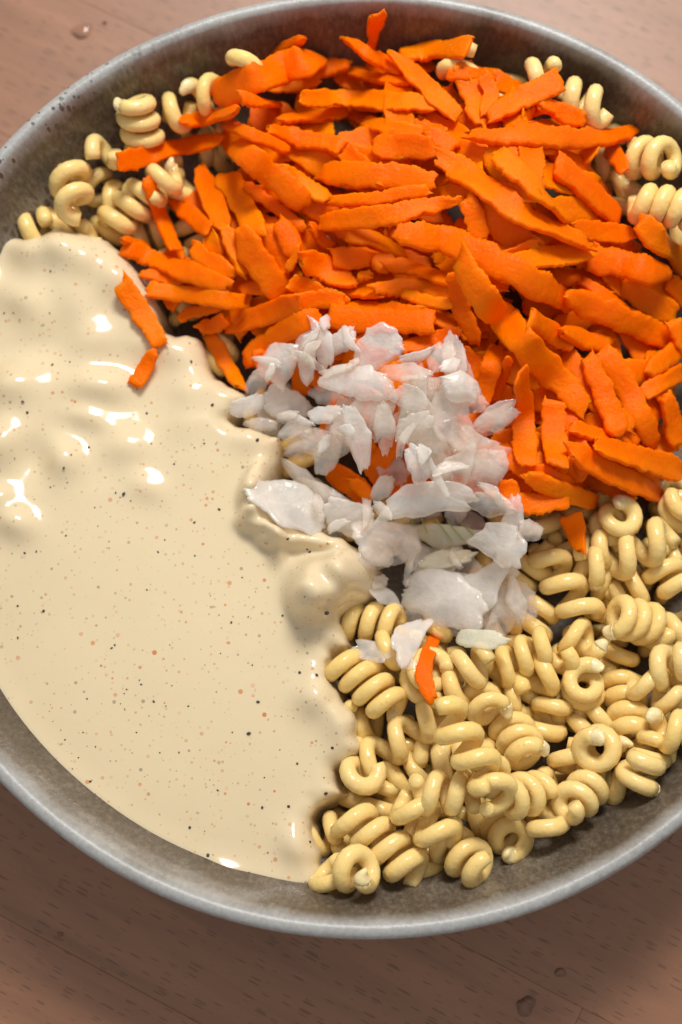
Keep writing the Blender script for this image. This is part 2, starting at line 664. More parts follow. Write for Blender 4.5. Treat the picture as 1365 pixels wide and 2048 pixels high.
exec_lists = {}
PASTA_LOW = [  # deeper pieces that the photograph shows in the gaps
    (1200, 1100, 20, 30, 1.6, 45, 'pasta piece under the end-on ring below the carrot edge', ''),
    (1150, 1305, 60, 10, 1.8, 45, 'pasta arc in the gap below the pointed-tip piece', ''),
    (1235, 1312, 80, 20, 1.6, 40, 'pale pasta hoop behind the four-turn upright coil', ''),
    (1140, 1517, 90, 5, 1.3, 45, 'pale pasta tube lying crosswise near the lower bowl wall', ''),
    (1105, 1600, 30, 5, 1.2, 45, 'small pasta bend behind the coil touching the lower wall', ''),
    (1215, 1567, 0, 10, 1.3, 45, 'pasta bend squeezed under the hook-shaped piece by the wall', ''),
    (893, 1385, 10, 20, 1.8, 45, 'pasta arcs under the ring with the fallen carrot sliver', ''),
    (770, 1602, 60, 5, 1.4, 45, 'dull pasta tube under the C-shaped bend beside the dressing', ''),
    (868, 1508, 5, 10, 1.3, 45, 'pale upright pasta tube behind the long wavy strand', ''),
    (908, 1520, 0, 10, 1.4, 45, 'pasta tube behind the three-wave stretched spiral', ''),
    (965, 1632, 30, 15, 1.8, 45, 'shadowed pasta above the lone ring near the bowl wall', ''),
    (737, 1448, 5, 10, 1.2, 45, 'upright pasta stub between dressing and long wavy strand', ''),
    (1075, 1240, 70, 10, 1.6, 45, 'pasta tube beside the petal-shaped onion edge', ''),
    (1330, 1270, 20, 10, 1.8, 42, 'pasta behind the tight three-ring coil with open mouth', ''),
    (1130, 1420, 0, 15, 1.8, 42, 'dim pasta hoop left of the end-on ring with torn flap', ''),
    (1190, 1440, 30, 15, 1.8, 42, 'dim pasta below the end-on ring with torn flap', ''),
    (1300, 1510, 60, 10, 1.8, 42, 'pasta hidden between upright coil and bowl wall', ''),
    (1010, 1400, 20, 15, 1.8, 42, 'dark tucked pasta below the leaning three-ring coil', ''),
    (1060, 1140, 40, 15, 1.8, 42, 'pasta arc beside the stretched spiral under the carrots', ''),
    (820, 1545, 20, 15, 1.8, 42, 'dark pasta arc below the long wavy strand', ''),
    (700, 1480, 90, 15, 1.6, 42, 'brownish pasta in the dressing notch above the C bend', ''),
    (985, 1520, 45, 15, 1.8, 42, 'shaded pasta right of the three-wave stretched spiral', ''),
    (880, 1680, 45, 15, 1.8, 42, 'shaded pasta among the coils above the lower wall', ''),
    (780, 1300, 10, 15, 1.8, 42, 'shaded pasta under the glassy onion film', ''),
    (1350, 1120, 10, 15, 1.8, 42, 'pasta bend behind the wave touching the frame edge', ''),
    (1260, 1180, 40, 15, 1.8, 42, 'pasta tucked above the tight three-ring coil', ''),
    (1345, 1400, 40, 15, 1.8, 42, 'pasta under the hook near the far wall of the bowl', ''),
    (860, 1280, 40, 15, 1.8, 42, 'pasta under the rectangular onion strip', ''),
    (1000, 1250, 40, 15, 1.8, 42, 'pasta covered by the large onion slab', ''),
    (1090, 1700 - 120, 0, 10, 1.5, 42, 'pasta bend behind the short tube with a tip', ''),
    (300, 470, 30, 10, 2.2, 45, 'shaded pasta left of the upright carrot shred', ''),
    (345, 540, 80, 10, 2.0, 45, 'dark pasta under the broad shred from the dressing', ''),
    (400, 470, 120, 10, 2.2, 45, 'dark pasta in the gap beside the leaning bundle', ''),
    (375, 600, 20, 10, 2.0, 45, 'dark pasta under the straight dressing-tipped shred', ''),
    (300, 400, 70, 10, 2.0, 45, 'shaded pasta between the two short left shreds', ''),
    (420, 290, 20, 10, 2.0, 45, 'shaded pasta above the steep wide shred', ''),
    (440, 700, 60, 10, 1.8, 45, 'dark pasta behind the short wedge shred', ''),
    (520, 830, 40, 10, 1.8, 45, 'dark pasta in the hollow at the dressing lip', ''),
    (600, 900, 100, 10, 2.0, 45, 'dark pasta in the hollow left of the onion', ''),
    # upper edge of the bowl
    (195, 372, -60, 10, 1.4, 45, 'greyish pasta tube behind the open spiral by the wall', ''),
    (333, 352, 10, 10, 1.6, 45, 'shaded pasta below the straight carrot shred over the coils', ''),
    (78, 458, 10, 5, 1.2, 45, 'grey pasta end where dressing meets the bowl wall', ''),
    (1010, 190, 60, 15, 1.6, 45, 'pasta tube under the slanting shred near the far wall', ''),
    (1088, 160, 0, 10, 1.2, 45, 'pasta tip showing behind the broad slanting shred', ''),
    (925, 132, 60, 10, 1.4, 45, 'greenish shaded pasta behind the top-edge carrot slab', ''),
    (1215, 300, 30, 10, 1.8, 45, 'dark pasta under the ragged-tipped long shred', ''),
    (1150, 405, 90, 10, 1.8, 45, 'pale pasta glimpsed between two slanting carrot shreds', ''),
    (455, 312, 0, 10, 1.4, 45, 'pale pasta tip between the left carrot shreds', ''),
    (1340, 470, 10, 10, 1.5, 45, 'pale pasta between the two outer carrot shreds', ''),
    (240, 400, 10, 10, 1.6, 45, 'pasta in shade between open spiral and fat coil', ''),
    (365, 390, 60, 10, 1.6, 45, 'pale pasta tip behind the upright carrot shred', ''),
    (1180, 330, 10, 15, 1.6, 45, 'pasta in the dark gap below the longest level shred', ''),
]
PASTA_TOP = [
    (655, 1667, 10, 20, 1.2, 50, 'pasta arch half bathed in dressing at its lower edge', ''),
    (690, 1444, 5, 10, .8, 45, 'pasta tube coated by dressing beside the tight coil', ''),
    (659, 1752, -60, 0, .9, 45, 'greyish pasta end by the dressing tip at the wall', ''),
    (1082, 1050, 90, 20, 1.6, 40, 'pasta ring under a small onion scrap by the carrots', ''),
    (1357, 1020, 60, 60, 2, 40, 'end-on pasta ring cut by the frame below the carrots', ''),
    (1230, 1045, 35, 62, 2.2, 40, 'end-on ring with round hole under the carrot edge', 'a'),
    (1167, 1278, -15, 5, 1.2, 62, 'curved pasta with a pointed tip amid the spirals', 'a'),
    (1125, 1165, -62, 8, 3.0, 62, 'stretched zigzag spiral beside the onion and carrot point', ''),
    (1265, 1105, 23, 8, 2.8, 68, 'stretched wave with a pale stub under the ring', 'b'),
    (1335, 1150, -50, 12, 2.2, 46, 'short coil with a pale split end at the frame', 'b'),
    (1276, 1243, 172, 34, 3.2, 42, 'tight three-ring coil with an open mouth', 'a'),
    (1094, 1345, 45, 8, 2.0, 62, 'loose pasta wave below the leaning coil', ''),
    (1040, 1318, 30, 8, 3.3, 44, 'leaning coil below the big onion slab', ''),
    (945, 1335, 20, 8, 1.6, 50, 'slanting pasta loop under the onion tips', ''),
    (1167, 1372, 100, 66, 2.0, 38, 'end-on ring with a torn flap over its hole', 'a'),
    (1256, 1425, -86, 30, 4.2, 40, 'upright four-ring coil ending in a big hole', 'a'),
    (1312, 1378, -30, 10, 1.6, 60, 'S-shaped pasta right of the four-ring coil', ''),
    (1340, 1330, 20, 25, 1.6, 50, 'C-shaped pasta above the S-shaped one', ''),
    (1350, 1462, 0, 10, 1.6, 50, 'upright pasta bend by the wall at the frame', 'b'),
    (1280, 1540, 80, 15, 1.3, 45, 'hook-shaped pasta lying on the bowl wall', 'b'),
    (1196, 1498, 200, 60, 1.5, 42, 'open C ring with a cut face near the wall', 'a'),
    (1092, 1445, 60, 10, 1.7, 58, 'loose double bend left of the four-ring coil', 'b'),
    (1160, 1592, 215, 36, 2.5, 44, 'short two-ring coil resting against the lower wall', 'b'),
    (1097, 1640, 80, 5, 1.0, 50, 'short level tube with a tip on the wall', 'a'),
    (1045, 1592, 190, 38, 2.5, 44, 'two-ring coil above the lone ring', ''),
    (985, 1568, -70, 25, 1.9, 46, 'double arc of pasta under the holed coil', ''),
    (1035, 1476, -66, 42, 3.0, 42, 'coil with a holed front ring and torn lip', 'a'),
    (968, 1408, -60, 46, 1.6, 46, 'arched ring with a ragged white end', 'a'),
    (933, 1492, -58, 8, 3.0, 60, 'three-wave stretched spiral in the pile centre', ''),
    (898, 1375, 0, 20, 1.3, 46, 'pale arch beside the fallen carrot sliver', ''),
    (850, 1350, 60, 52, 2.0, 44, 'ring lying under the fallen carrot sliver', ''),
    (800, 1478, 36, 8, 2.7, 74, 'long wavy strand in the middle of the pasta', ''),
    (720, 1550, 30, 50, 1.2, 50, 'C-shaped bend with a tail beside the dressing', ''),
    (742, 1245, -5, 12, 3.0, 40, 'three-ring coil peeping from under dressing and onion', ''),
    (732, 1368, -41, 8, 4.0, 40, 'tight four-ring coil leaning on the dressing', 'a'),
    (890, 1586, 0, 8, 2.4, 50, 'upright zigzag piece below the stretched spiral', ''),
    (850, 1642, -45, 8, 2.1, 64, 'two slanting loops left of the two-ring coil', ''),
    (1015, 1668, -50, 58, 2.0, 40, 'lone end-on ring with a white sliver inside', 'a'),
    (930, 1712, -36, 38, 2.5, 48, 'pair of fat rings at the lowest wall edge', ''),
    (712, 1738, 0, 38, 1.4, 50, 'upside-down U bend with a pale stub', 'a'),
    (765, 1688, -40, 10, 4.0, 46, 'four-loop coil at the lower tip of the pasta', ''),
    # upper edge
    (222, 458, 35, 15, 1.4, 44, 'pasta bend dipping into the dressing by the carrots', ''),
    (182, 478, 5, 5, .8, 44, 'pasta tube coated at the upper edge of the dressing', ''),
    (135, 440, 20, 10, 1.2, 46, 'pasta loop with dressing lapping over it', ''),
    (145, 372, -78, 12, 2.3, 60, 'open spiral leaning on the speckled wall', ''),
    (208, 305, 20, 5, 1.0, 50, 'slanted single tube beside the standing coil', ''),
    (264, 412, 40, 12, 3.0, 44, 'fat coil beside the upright carrot shred', ''),
    (280, 250, 105, 52, 3.0, 40, 'standing coil with a pinched tip by the wall', 'a'),
    (322, 362, 30, 10, 1.5, 46, 'white-tipped pasta behind the upright carrot shred', 'a'),
    (352, 225, 0, 10, 1.2, 50, 'single upright loop right of the standing coil', ''),
    (415, 190, 5, 20, 1.5, 46, 'cut pasta end tucked under the corner carrot slab', 'b'),
    (490, 135, 82, 5, .9, 50, 'lone pasta bend high on the dark wall', ''),
    (1168, 205, -30, 10, 2.1, 50, 'two loops poking out above the ragged-tipped shred', ''),
    (1237, 372, 10, 5, 1.7, 48, 'flat pasta strand with a pinched end by the carrots', 'a'),
    (1250, 402, 80, 5, 1.2, 48, 'level pasta tube left of the ribbed coil', ''),
    (1302, 315, -22, 36, 2.6, 44, 'thick coil with an open hole by the far wall', ''),
    (1335, 415, -14, 8, 4.0, 36, 'ribbed tight coil against the far right wall', ''),
]
# the bottom layer: laid at random under the pieces above; those of which the photograph shows nothing are left out
PASTA_POLY = [(560, 1040), (760, 1010), (1040, 1020), (1390, 960), (1400, 1460), (1260, 1570), (1090, 1660), (930, 1730), (720, 1750), (670, 1700), (720, 1560), (730, 1460), (690, 1380), (690, 1240), (600, 1120)]
HIDDEN_PASTA = set([4, 8, 11, 19, 21, 40])
HIDDEN_CARROT = set([0, 2, 3, 4, 5, 6, 9, 10, 11, 12, 14, 15, 17, 20, 21, 25, 26, 28, 29, 30, 31, 33, 35, 39, 40, 43, 44, 45, 46, 47, 49, 57, 62, 63, 64, 65, 68, 69, 70, 71, 72, 73, 75, 76, 77, 79, 81, 84, 87, 89, 90, 92, 94, 95, 99, 100, 104, 105, 108, 112, 113, 118, 121, 123, 124, 125, 130, 133, 159, 180, 196, 224])


used2 = set()


def name_by_neighbour(prefix, x, y, pool, used):
    """a label that says which piece lies above this one"""
    for k in sorted(range(len(pool)), key=lambda k: (pool[k][0] - x) ** 2 + (pool[k][1] - y) ** 2):
        if k not in used:
            used.add(k)
            return (prefix + ' ' + pool[k][2])
    return prefix + ' other pieces' if used is used2 else name_by_neighbour('deepest' + prefix[prefix.index(' '):], x, y, pool, used2)


rf = random.Random(77)
used = set()
k = 0
while k < 56:
    x, y = rf.uniform(560, 1400), rf.uniform(960, 1750)
    if in_poly([x], [y], PASTA_POLY)[0]:
        b_ = k not in HIDDEN_PASTA
        args = (x, y, rf.uniform(0, 180), rf.uniform(0, 15), rf.uniform(1.6, 2.8), rf.uniform(42, 58))
        o = make_pasta(*args, 'bottom pasta piece under placeholder', '', seed=400 + k, q=.5, sink=.03, build=b_)
        if o:
            o['label'] = name_by_neighbour('deeper pasta below the', x, y, [(q[0], q[1], q[6]) for q in PASTA_TOP], used)
            o['filler'] = k
        k += 1
for i, (px, py, an, ti, tu, pi_, lb, en) in enumerate(PASTA_LOW):
    make_pasta(px, py, an, ti, tu, pi_, lb, en, seed=i, q=.8, sink=.03)
for i, (px, py, an, ti, tu, pi_, lb, en) in enumerate(PASTA_TOP):
    zf = {690: .245, 607: .238, 182: .25}.get(px)
    make_pasta(px, py, an, ti, tu, pi_, lb, en, seed=100 + i, q=.86, z=zf)

# ------------------------------------------------------------------ dressing
SZ = .292
SAUCE = [(0, 466), (40, 470), (62, 470), (92, 458), (120, 452), (160, 456), (196, 462), (222, 484), (246, 508), (262, 532), (285, 560), (300, 590), (318, 622), (330, 652), (352, 662),
         (372, 656), (404, 668), (414, 700), (420, 722), (446, 756), (474, 778), (492, 788), (470, 812), (458, 830), (474, 846), (502, 850), (532, 862),
         (556, 872), (556, 900), (545, 930), (540, 980), (545, 1020), (600, 1050), (690, 1075), (722, 1090), (742, 1108), (753, 1140), (752, 1168), (735, 1196), (700, 1208),
         (676, 1222), (672, 1242), (690, 1268), (690, 1285), (655, 1298), (648, 1322), (652, 1352), (672, 1392), (694, 1412), (706, 1440), (708, 1468),
         (722, 1490), (714, 1506), (690, 1522), (672, 1540), (676, 1560), (690, 1588), (660, 1604), (638, 1616), (626, 1640), (628, 1690), (640, 1722), (648, 1748), (640, 1778),
         (610, 1800), (520, 1820), (400, 1800), (240, 1730), (80, 1600), (-80, 1450), (-190, 1260), (-240, 1000), (-200, 760), (-120, 560), (-50, 478)]
sw = np.array([at(x, y, SZ)[:2] for x, y in SAUCE])


def sd_poly(X, Y, poly):
    best = np.full(X.shape, 1e9)
    n = len(poly)
    for i in range(n):
        a, c = poly[i], poly[(i + 1) % n]
        ab = c - a
        t = np.clip(((X - a[0]) * ab[0] + (Y - a[1]) * ab[1]) / (ab @ ab + 1e-12), 0, 1)
        best = np.minimum(best, np.hypot(X - a[0] - t * ab[0], Y - a[1] - t * ab[1]))
    return np.where(in_poly(X, Y, poly), best, -best)


def vnoise(X, Y, s, seed):
    r = np.random.default_rng(seed)
    g = r.uniform(-1, 1, (64, 64))
    x, y = X * s + 20, Y * s + 20
    i, j = np.floor(x).astype(int), np.floor(y).astype(int)
    fx, fy = x - i, y - j
    fx, fy = fx * fx * (3 - 2 * fx), fy * fy * (3 - 2 * fy)
    G = lambda a, c: g[a % 64, c % 64]
    return (G(i, j) * (1 - fx) + G(i + 1, j) * fx) * (1 - fy) + (G(i, j + 1) * (1 - fx) + G(i + 1, j + 1) * fx) * fy


ds = .0065
xs = np.arange(-1.22, .16, ds)
ys = np.arange(-1.22, .72, ds)
SX, SY = np.meshgrid(xs, ys, indexing='ij')
D = sd_poly(SX, SY, sw)
Dn = D + .010 * vnoise(SX, SY, 14, 1) + .006 * vnoise(SX, SY, 34, 2)
SZm = np.full(SX.shape, SZ)
# lumps where the dressing lies over pasta: photo pixel, height and spread (cm/10)
LUMPS = [(40, 762, .040, .065, .05), (196, 668, .042, .06, .05), (212, 762, .050, .085, .045), (196, 826, .030, .07, .03), (20, 880, .045, .05, .06), (142, 908, .045, .05, .05),
         (270, 880, .034, .06, .05), (310, 962, .020, .05, .035), (48, 1035, .040, .055, .04), (12, 985, .03, .04, .03), (90, 905, -.03, .05, .05),
         (72, 600, .022, .05, .04), (400, 775, .018, .05, .04), (645, 1180, .10, .085, .08), (618, 1205, .06, .05, .05), (700, 1140, .05, .06, .06), (610, 1150, .02, .05, .05), (668, 1200, .02, .03, .03), (630, 1395, .035, .05, .05),
         (120, 500, .045, .05, .05), (60, 505, .03, .05, .05), (170, 520, .04, .05, .06), (235, 545, .03, .05, .07), (360, 690, .03, .06, .04),
         (660, 1660, .03, .06, .06), (588, 1690, .022, .04, .05), (450, 1752, .012, .05, .03), (100, 640, .018, .05, .05), (690, 1130, .035, .06, .06), (512, 960, .05, .03, .06), (512, 1040, .06, .05, .035), (575, 1072, .05, .06, .03), (650, 1080, .05, .06, .03), (505, 1000, .05, .035, .05), (540, 1075, .05, .04, .03), (560, 1102, .03, .02, .035), (500, 870, .02, .05, .05), (660, 1330, .03, .05, .05),
         (690, 1440, .03, .05, .06), (280, 640, .02, .06, .07), (150, 580, .02, .07, .07)]
rs = np.random.default_rng(5)
for (px, py, h, a, c) in LUMPS:
    w = at(px, py, SZ)
    th = rs.uniform(-.5, .5)
    if px < 440 and py > 560:
        h, a, c = h * .8, a * 1.1, c * 1.1
        w = at(px - 16, py + 10, SZ)
    dx, dy = SX - w[0], SY - w[1]
    u, v = dx * math.cos(th) + dy * math.sin(th), -dx * math.sin(th) + dy * math.cos(th)
    qq = (u / a) ** 2 + (v / c) ** 2
    SZm += h * np.exp(-qq ** (1.9 if h > .045 and px > 480 else 1.0))
up_w = np.clip((SY - .0) / .25, 0, 1) * np.clip((-.25 - SX) / .2, 0, 1)
lump_w = np.clip((SY + .12) / .2, 0, 1) * np.clip((-.22 - SX) / .25, 0, 1)
SZm += lump_w * (.019 * vnoise(SX, SY, 6.5, 3) + .006 * vnoise(SX, SY, 13, 4))
SZm += .004 * vnoise(SX, SY, 4, 6)
rad_ = np.hypot(SX, SY)
SZm += .006 * np.clip((rad_ - 1.08) / .06, 0, 1) ** 2          # meniscus up the wall
E_ = .055
t_ = np.clip(1 - Dn / E_, 0, 1)
SZm -= .055 * (1 - np.sqrt(np.maximum(1 - t_ ** 2, 0)))
SZm -= np.clip(-Dn / .03, 0, 1.2) * .16
keep = (Dn > -.032) & (rad_ < 1.178)
idx = -np.ones(SX.shape, int)
vk = np.zeros(SX.shape, bool)
cell = keep[:-1, :-1] & keep[1:, :-1] & keep[:-1, 1:] & keep[1:, 1:]
for (a, c) in ((0, 0), (1, 0), (0, 1), (1, 1)):
    vk[a:a + cell.shape[0], c:c + cell.shape[1]] |= cell
nv = vk.sum()
idx[vk] = np.arange(nv)
top = np.stack([SX[vk], SY[vk], SZm[vk]], 1)
bot = top.copy()
bot[:, 2] = np.minimum(top[:, 2] - .004, np.maximum(.12, np.minimum(inner_z(np.hypot(bot[:, 0], bot[:, 1])) + .01, .26)))
ci, cj = np.nonzero(cell)
q4 = np.stack([idx[ci, cj], idx[ci + 1, cj], idx[ci + 1, cj + 1], idx[ci, cj + 1]], 1)
fs = q4.tolist() + (q4[:, ::-1] + nv).tolist()
from collections import Counter
ec = {}
for f in q4.tolist():
    for k in range(4):
        e = (f[k], f[(k + 1) % 4])
        ec[e] = 1
for (a, c) in list(ec):
    if (c, a) not in ec:
        fs.append((c, a, a + nv, c + nv))
sauce = mesh_obj('dressing', np.concatenate([top, bot]).tolist(), fs, M_SAUCE)
tag(sauce, 'glossy cream dressing flecked with paprika and pepper pooled over half the bowl', 'dressing')
zi = np.where(vk, SZm, 0)
np.maximum.at(HM, (gi(SX[vk]), gi(SY[vk])), SZm[vk])


def sauce_z(x, y):
    i = int(round((x - xs[0]) / ds))
    j = int(round((y - ys[0]) / ds))
    if 0 <= i < len(xs) and 0 <= j < len(ys) and vk[i, j]:
        return SZm[i, j]
    return None


PEP = [(105, 730), (140, 724), (55, 825), (178, 895), (128, 936), (294, 827), (425, 810), (409, 887), (383, 723), (515, 880), (248, 988), (389, 1045), (439, 1019), (50, 1106), (73, 1103), (349, 928),
       (517, 1404), (498, 1467), (308, 1403), (181, 1563), (578, 1613), (525, 1615), (380, 1655), (295, 1671), (416, 1711), (665, 1496), (595, 1527), (652, 1587), (620, 1684), (14, 1412),
       (516, 882), (576, 1078), (655, 1084), (620, 1104), (639, 1128), (650, 1139), (654, 1226), (566, 1231), (463, 1245), (36, 1212), (88, 1222), (36, 1275), (230, 1290), (224, 1296), (600, 1345), (634, 1350),
       (465, 1465), (340, 1290), (150, 1150), (240, 1120), (410, 1330), (130, 1480), (560, 1500), (420, 1560), (250, 1420), (300, 1180), (505, 1330), (350, 760), (90, 690), (40, 640), (140, 500), (250, 620), (470, 1000), (190, 1015), (330, 1080)]
bmi = bmesh.new()
bmesh.ops.create_icosphere(bmi, subdivisions=1, radius=1.0)
for v in bmi.verts:
    v.co *= random.Random(int(v.co.x * 1000 + v.co.y * 77)).uniform(.75, 1.1)
pep_me = bpy.data.meshes.new('pepper_speck')
bmi.to_mesh(pep_me)
bmi.free()
pep_me.materials.append(M_PEPPER)
rp = random.Random(9)
rq = random.Random(31)
PEP += [(rq.uniform(0, 720), rq.uniform(480, 1780)) for _ in range(150)]
for k, (px, py) in enumerate(PEP):
    w = at(px, py, SZ)
    z = sauce_z(w[0], w[1])
    if z is None:
        continue
    w = at(px, py, z)
    s = rp.uniform(.0036, .0062) if k < 46 else rp.uniform(.0013, .0034)
    o = bpy.data.objects.new('pepper_speck', pep_me)
    col.objects.link(o)
    o.parent = sauce
    o.location = (w[0], w[1], z - s * rp.uniform(-.05, .35))
    o.scale = (s * rp.uniform(.8, 1.25), s * rp.uniform(.8, 1.2), s * .7)
    o.rotation_euler = (rp.uniform(0, 3), rp.uniform(0, 3), rp.uniform(0, 3))

# ------------------------------------------------------------------ shreds (carrot and onion)


def resample(P, n):
    P = np.asarray(P, float)
    s = np.concatenate([[0], np.cumsum(np.hypot(*(P[1:] - P[:-1]).T))])
    t = np.linspace(0, s[-1], n)
    return np.stack([np.interp(t, s, P[:, 0]), np.interp(t, s, P[:, 1])], 1)


def smooth0(z, k):
    for _ in range(k):
        z = np.convolve(np.pad(z, 1, mode='edge'), [.25, .5, .25], 'valid')
    return z


def smooth1(z, k):
    for _ in range(k):
        z2 = z.copy()
        z2[1:-1] = .25 * z[:-2] + .5 * z[1:-1] + .25 * z[2:]
        z2[0] = 2 * z2[1] - z2[2] if len(z) > 3 else z[0]
        z2[-1] = 2 * z2[-2] - z2[-3] if len(z) > 3 else z[-1]
        z = z2
    return z


def make_shred(name, pix, wpx, tk, label, cat, group, mat, seed, roll=0., twist=0., cup=0., jag=.0017, taper=(.25, .25), tl=(.14, .14), lift=(0, 0),
               step=.0042, nc=7, stiff=40, sink=.022, rough_w=.07, max_slope=.55, build=True):
    """a thin strip along photo points PIX (laid on whatever is below), WPX wide in photo pixels"""
    r = np.random.default_rng(seed)
    w = wpx / 805.0
    P2 = np.asarray(pix, float)
    n = max(9, int(np.sum(np.hypot(*(P2[1:] - P2[:-1]).T)) / 800 / step))
    C = resample(P2, n)
    if len(P2) > 2:
        for _ in range(max(2, n // 6)):
            C[1:-1] = .25 * C[:-2] + .5 * C[1:-1] + .25 * C[2:]
    z = np.full(n, .38)
    us = np.linspace(-1, 1, 5)
    s = np.linspace(0, 1, n)
    for it in range(3):
        X = np.array([at(c[0], c[1], zz_)for c, zz_ in zip(C, z)])
        T = np.gradient(X[:, :2], axis=0)
        T /= np.linalg.norm(T, axis=1)[:, None] + 1e-9
        N = np.stack([-T[:, 1], T[:, 0]], 1)
        g = np.stack([ground(X[:, 0] + N[:, 0] * u * w * .42, X[:, 1] + N[:, 1] * u * w * .42) for u in us], 1)
        env = np.quantile(g, .8, axis=1)
        zz2 = smooth1(env, stiff)
        for _ in range(4):
            zz2 = smooth1(np.maximum(zz2, env - sink), stiff)
        ln = np.linalg.norm(X[-1, :2] - X[0, :2])
        z = zz2 + tk * .5 + lift[0] * np.clip(1 - s / .5, 0, 1) ** 1.5 + lift[1] * np.clip((s - .5) / .5, 0, 1) ** 1.5
    X = np.array([at(c[0], c[1], zz_) for c, zz_ in zip(C, z)])
    T = np.gradient(X, axis=0)
    T /= np.linalg.norm(T, axis=1)[:, None]
    # tilt across the width follows what lies beneath, plus the piece's own roll
    slope = smooth0((g[:, 3] - g[:, 1]) / (w * .42), stiff * 4)
    sl = np.clip(slope, -max_slope, max_slope) * .6
    ro = np.arctan(sl) + math.radians(roll) + math.radians(twist) * (s - .5)
    e0, e1 = tl
    wf = np.ones(n)
    wf = np.where(s < e0, taper[0] + (1 - taper[0]) * np.sqrt(np.clip(s / e0, 0, 1)), wf)
    wf = np.where(s > 1 - e1, np.minimum(wf, taper[1] + (1 - taper[1]) * np.sqrt(np.clip((1 - s) / e1, 0, 1))), wf)

    def edge():
        a = r.normal(size=n) * jag * r.uniform(.2, 1.1)
        bb = smooth0(r.normal(size=n), 3) * jag * 1.8
        cc = smooth0(r.normal(size=n), 14) * w * rough_w * 1.3
        return a + bb + cc
    eL, eR = edge(), edge()
    uu = np.sin(np.linspace(-1, 1, nc) * math.pi / 2 * .93) / math.sin(math.pi / 2 * .93)
    vs = []
    cw = np.cos(ro)
    sw_ = np.sin(ro)
    Zu = np.array([0, 0, 1.0])
    surf = r.normal(size=(2, n, nc)) * tk * .05
    for a in range(3):
        surf[:, 1:-1] = .25 * surf[:, :-2] + .5 * surf[:, 1:-1] + .25 * surf[:, 2:]
    endj = r.normal(size=(2, nc)) * jag * 1.6 + r.normal(size=(2, 1)) * w * .22 * np.linspace(-1, 1, nc)[None]
    shift = smooth0(r.normal(size=n), 16) * w * .06
    ring = []
    for i in range(n):
        t = T[i]
        h = np.array([-t[1], t[0], 0])
        h /= np.linalg.norm(h) + 1e-9
        upv = np.cross(t, h)
        if upv[2] < 0:
            upv = -upv
        side = h * cw[i] + upv * sw_[i]
        nor = upv * cw[i] - h * sw_[i]
        hw = w * .5 * wf[i]
        tf = min(1.0, .35 + .65 * min(s[i] / .06, (1 - s[i]) / .06, 1))
        tops, bots = [], []
        for k, u in enumerate(uu):
            ed = (eR[i] if u > 0 else eL[i]) * abs(u) ** 3 * (1 if u > 0 else -1)
            y = u * hw + ed + shift[i] * wf[i]
            base = X[i] + side * y + nor * (cup * w * (u * u - .3))
            if i == 0:
                base = base - t * endj[0, k]
            if i == n - 1:
                base = base + t * endj[1, k]
            hh = tk * .5 * tf * (1 - .5 * abs(u) ** 6)
            tops.append(base + nor * (hh + surf[0, i, k]))
            bots.append(base - nor * (hh * .9 + surf[1, i, k] * .5))
        ring.append(tops + bots[::-1])
    tp = np.array([q for rg in ring for q in rg[:nc]])
    tp[:, 2] -= .006
    splat(tp, .0085)
    if not build:
        return None
    m = 2 * nc
    vs = [v for rg in ring for v in rg]
    cen = X[n // 2]
    fs = []
    for i in range(n - 1):
        for k in range(m):
            k2 = (k + 1) % m
            fs.append((i * m + k, (i + 1) * m + k, (i + 1) * m + k2, i * m + k2))
    for i, rev in ((0, False), (n - 1, True)):
        for k in range(nc - 1):
            f = (i * m + k, i * m + k + 1, i * m + m - 2 - k, i * m + m - 1 - k)
            fs.append(f[::-1] if rev else f)
    A = np.array(vs)
    o = mesh_obj(name, A - cen, fs, mat, matrix=Matrix.Translation(Vector(cen)))
    tag(o, label, cat, group)
    return o


CG = 'grated carrot shreds heaped in the bowl'


def carrot(pix, w, label, seed, **kw):
    r = random.Random(seed)
    w = w * .95
    if len(pix) == 2:
        (x1, y1), (x2, y2) = pix
        bw = r.uniform(-.05, .05)
        pix = [(x1, y1), ((x1 + x2) / 2 + (y2 - y1) * bw, (y1 + y2) / 2 - (x2 - x1) * bw), (x2, y2)]
    d = dict(tk=r.uniform(.017, .027), roll=r.uniform(-22, 22), twist=r.uniform(-24, 24), cup=r.uniform(-.05, .12),
             taper=(r.uniform(.12, .8), r.uniform(.12, .8)), tl=(r.uniform(.06, .34), r.uniform(.06, .34)),
             lift=(max(0, r.uniform(-.03, .02)), max(0, r.uniform(-.03, .02))))
    d.update(kw)
    tk = d.pop('tk')
    return make_shred('carrot_shred', pix, w, tk, label, 'carrot shred', CG, M_CARROT, seed, **d)


CARROT_POLY = [(262, 545), (330, 470), (420, 330), (430, 235), (540, 130), (640, 115), (760, 110), (920, 110), (1090, 190), (1200, 280), (1225, 400), (1330, 520), (1390, 600), (1390, 950),
               (1300, 985), (1120, 985), (1000, 985), (880, 980), (740, 985), (660, 930), (600, 800), (500, 730), (440, 660), (330, 620)]
# mound below the heap: what carries it is out of sight
cw_ = np.array([at(x, y, .36)[:2] for x, y in CARROT_POLY])
Dc = sd_poly(GX, GY, cw_)
HM = np.maximum(HM, np.where(Dc > 0, np.minimum(.22 + .36 * Dc, .325), 0))
on_c = at(780, 960, .4)

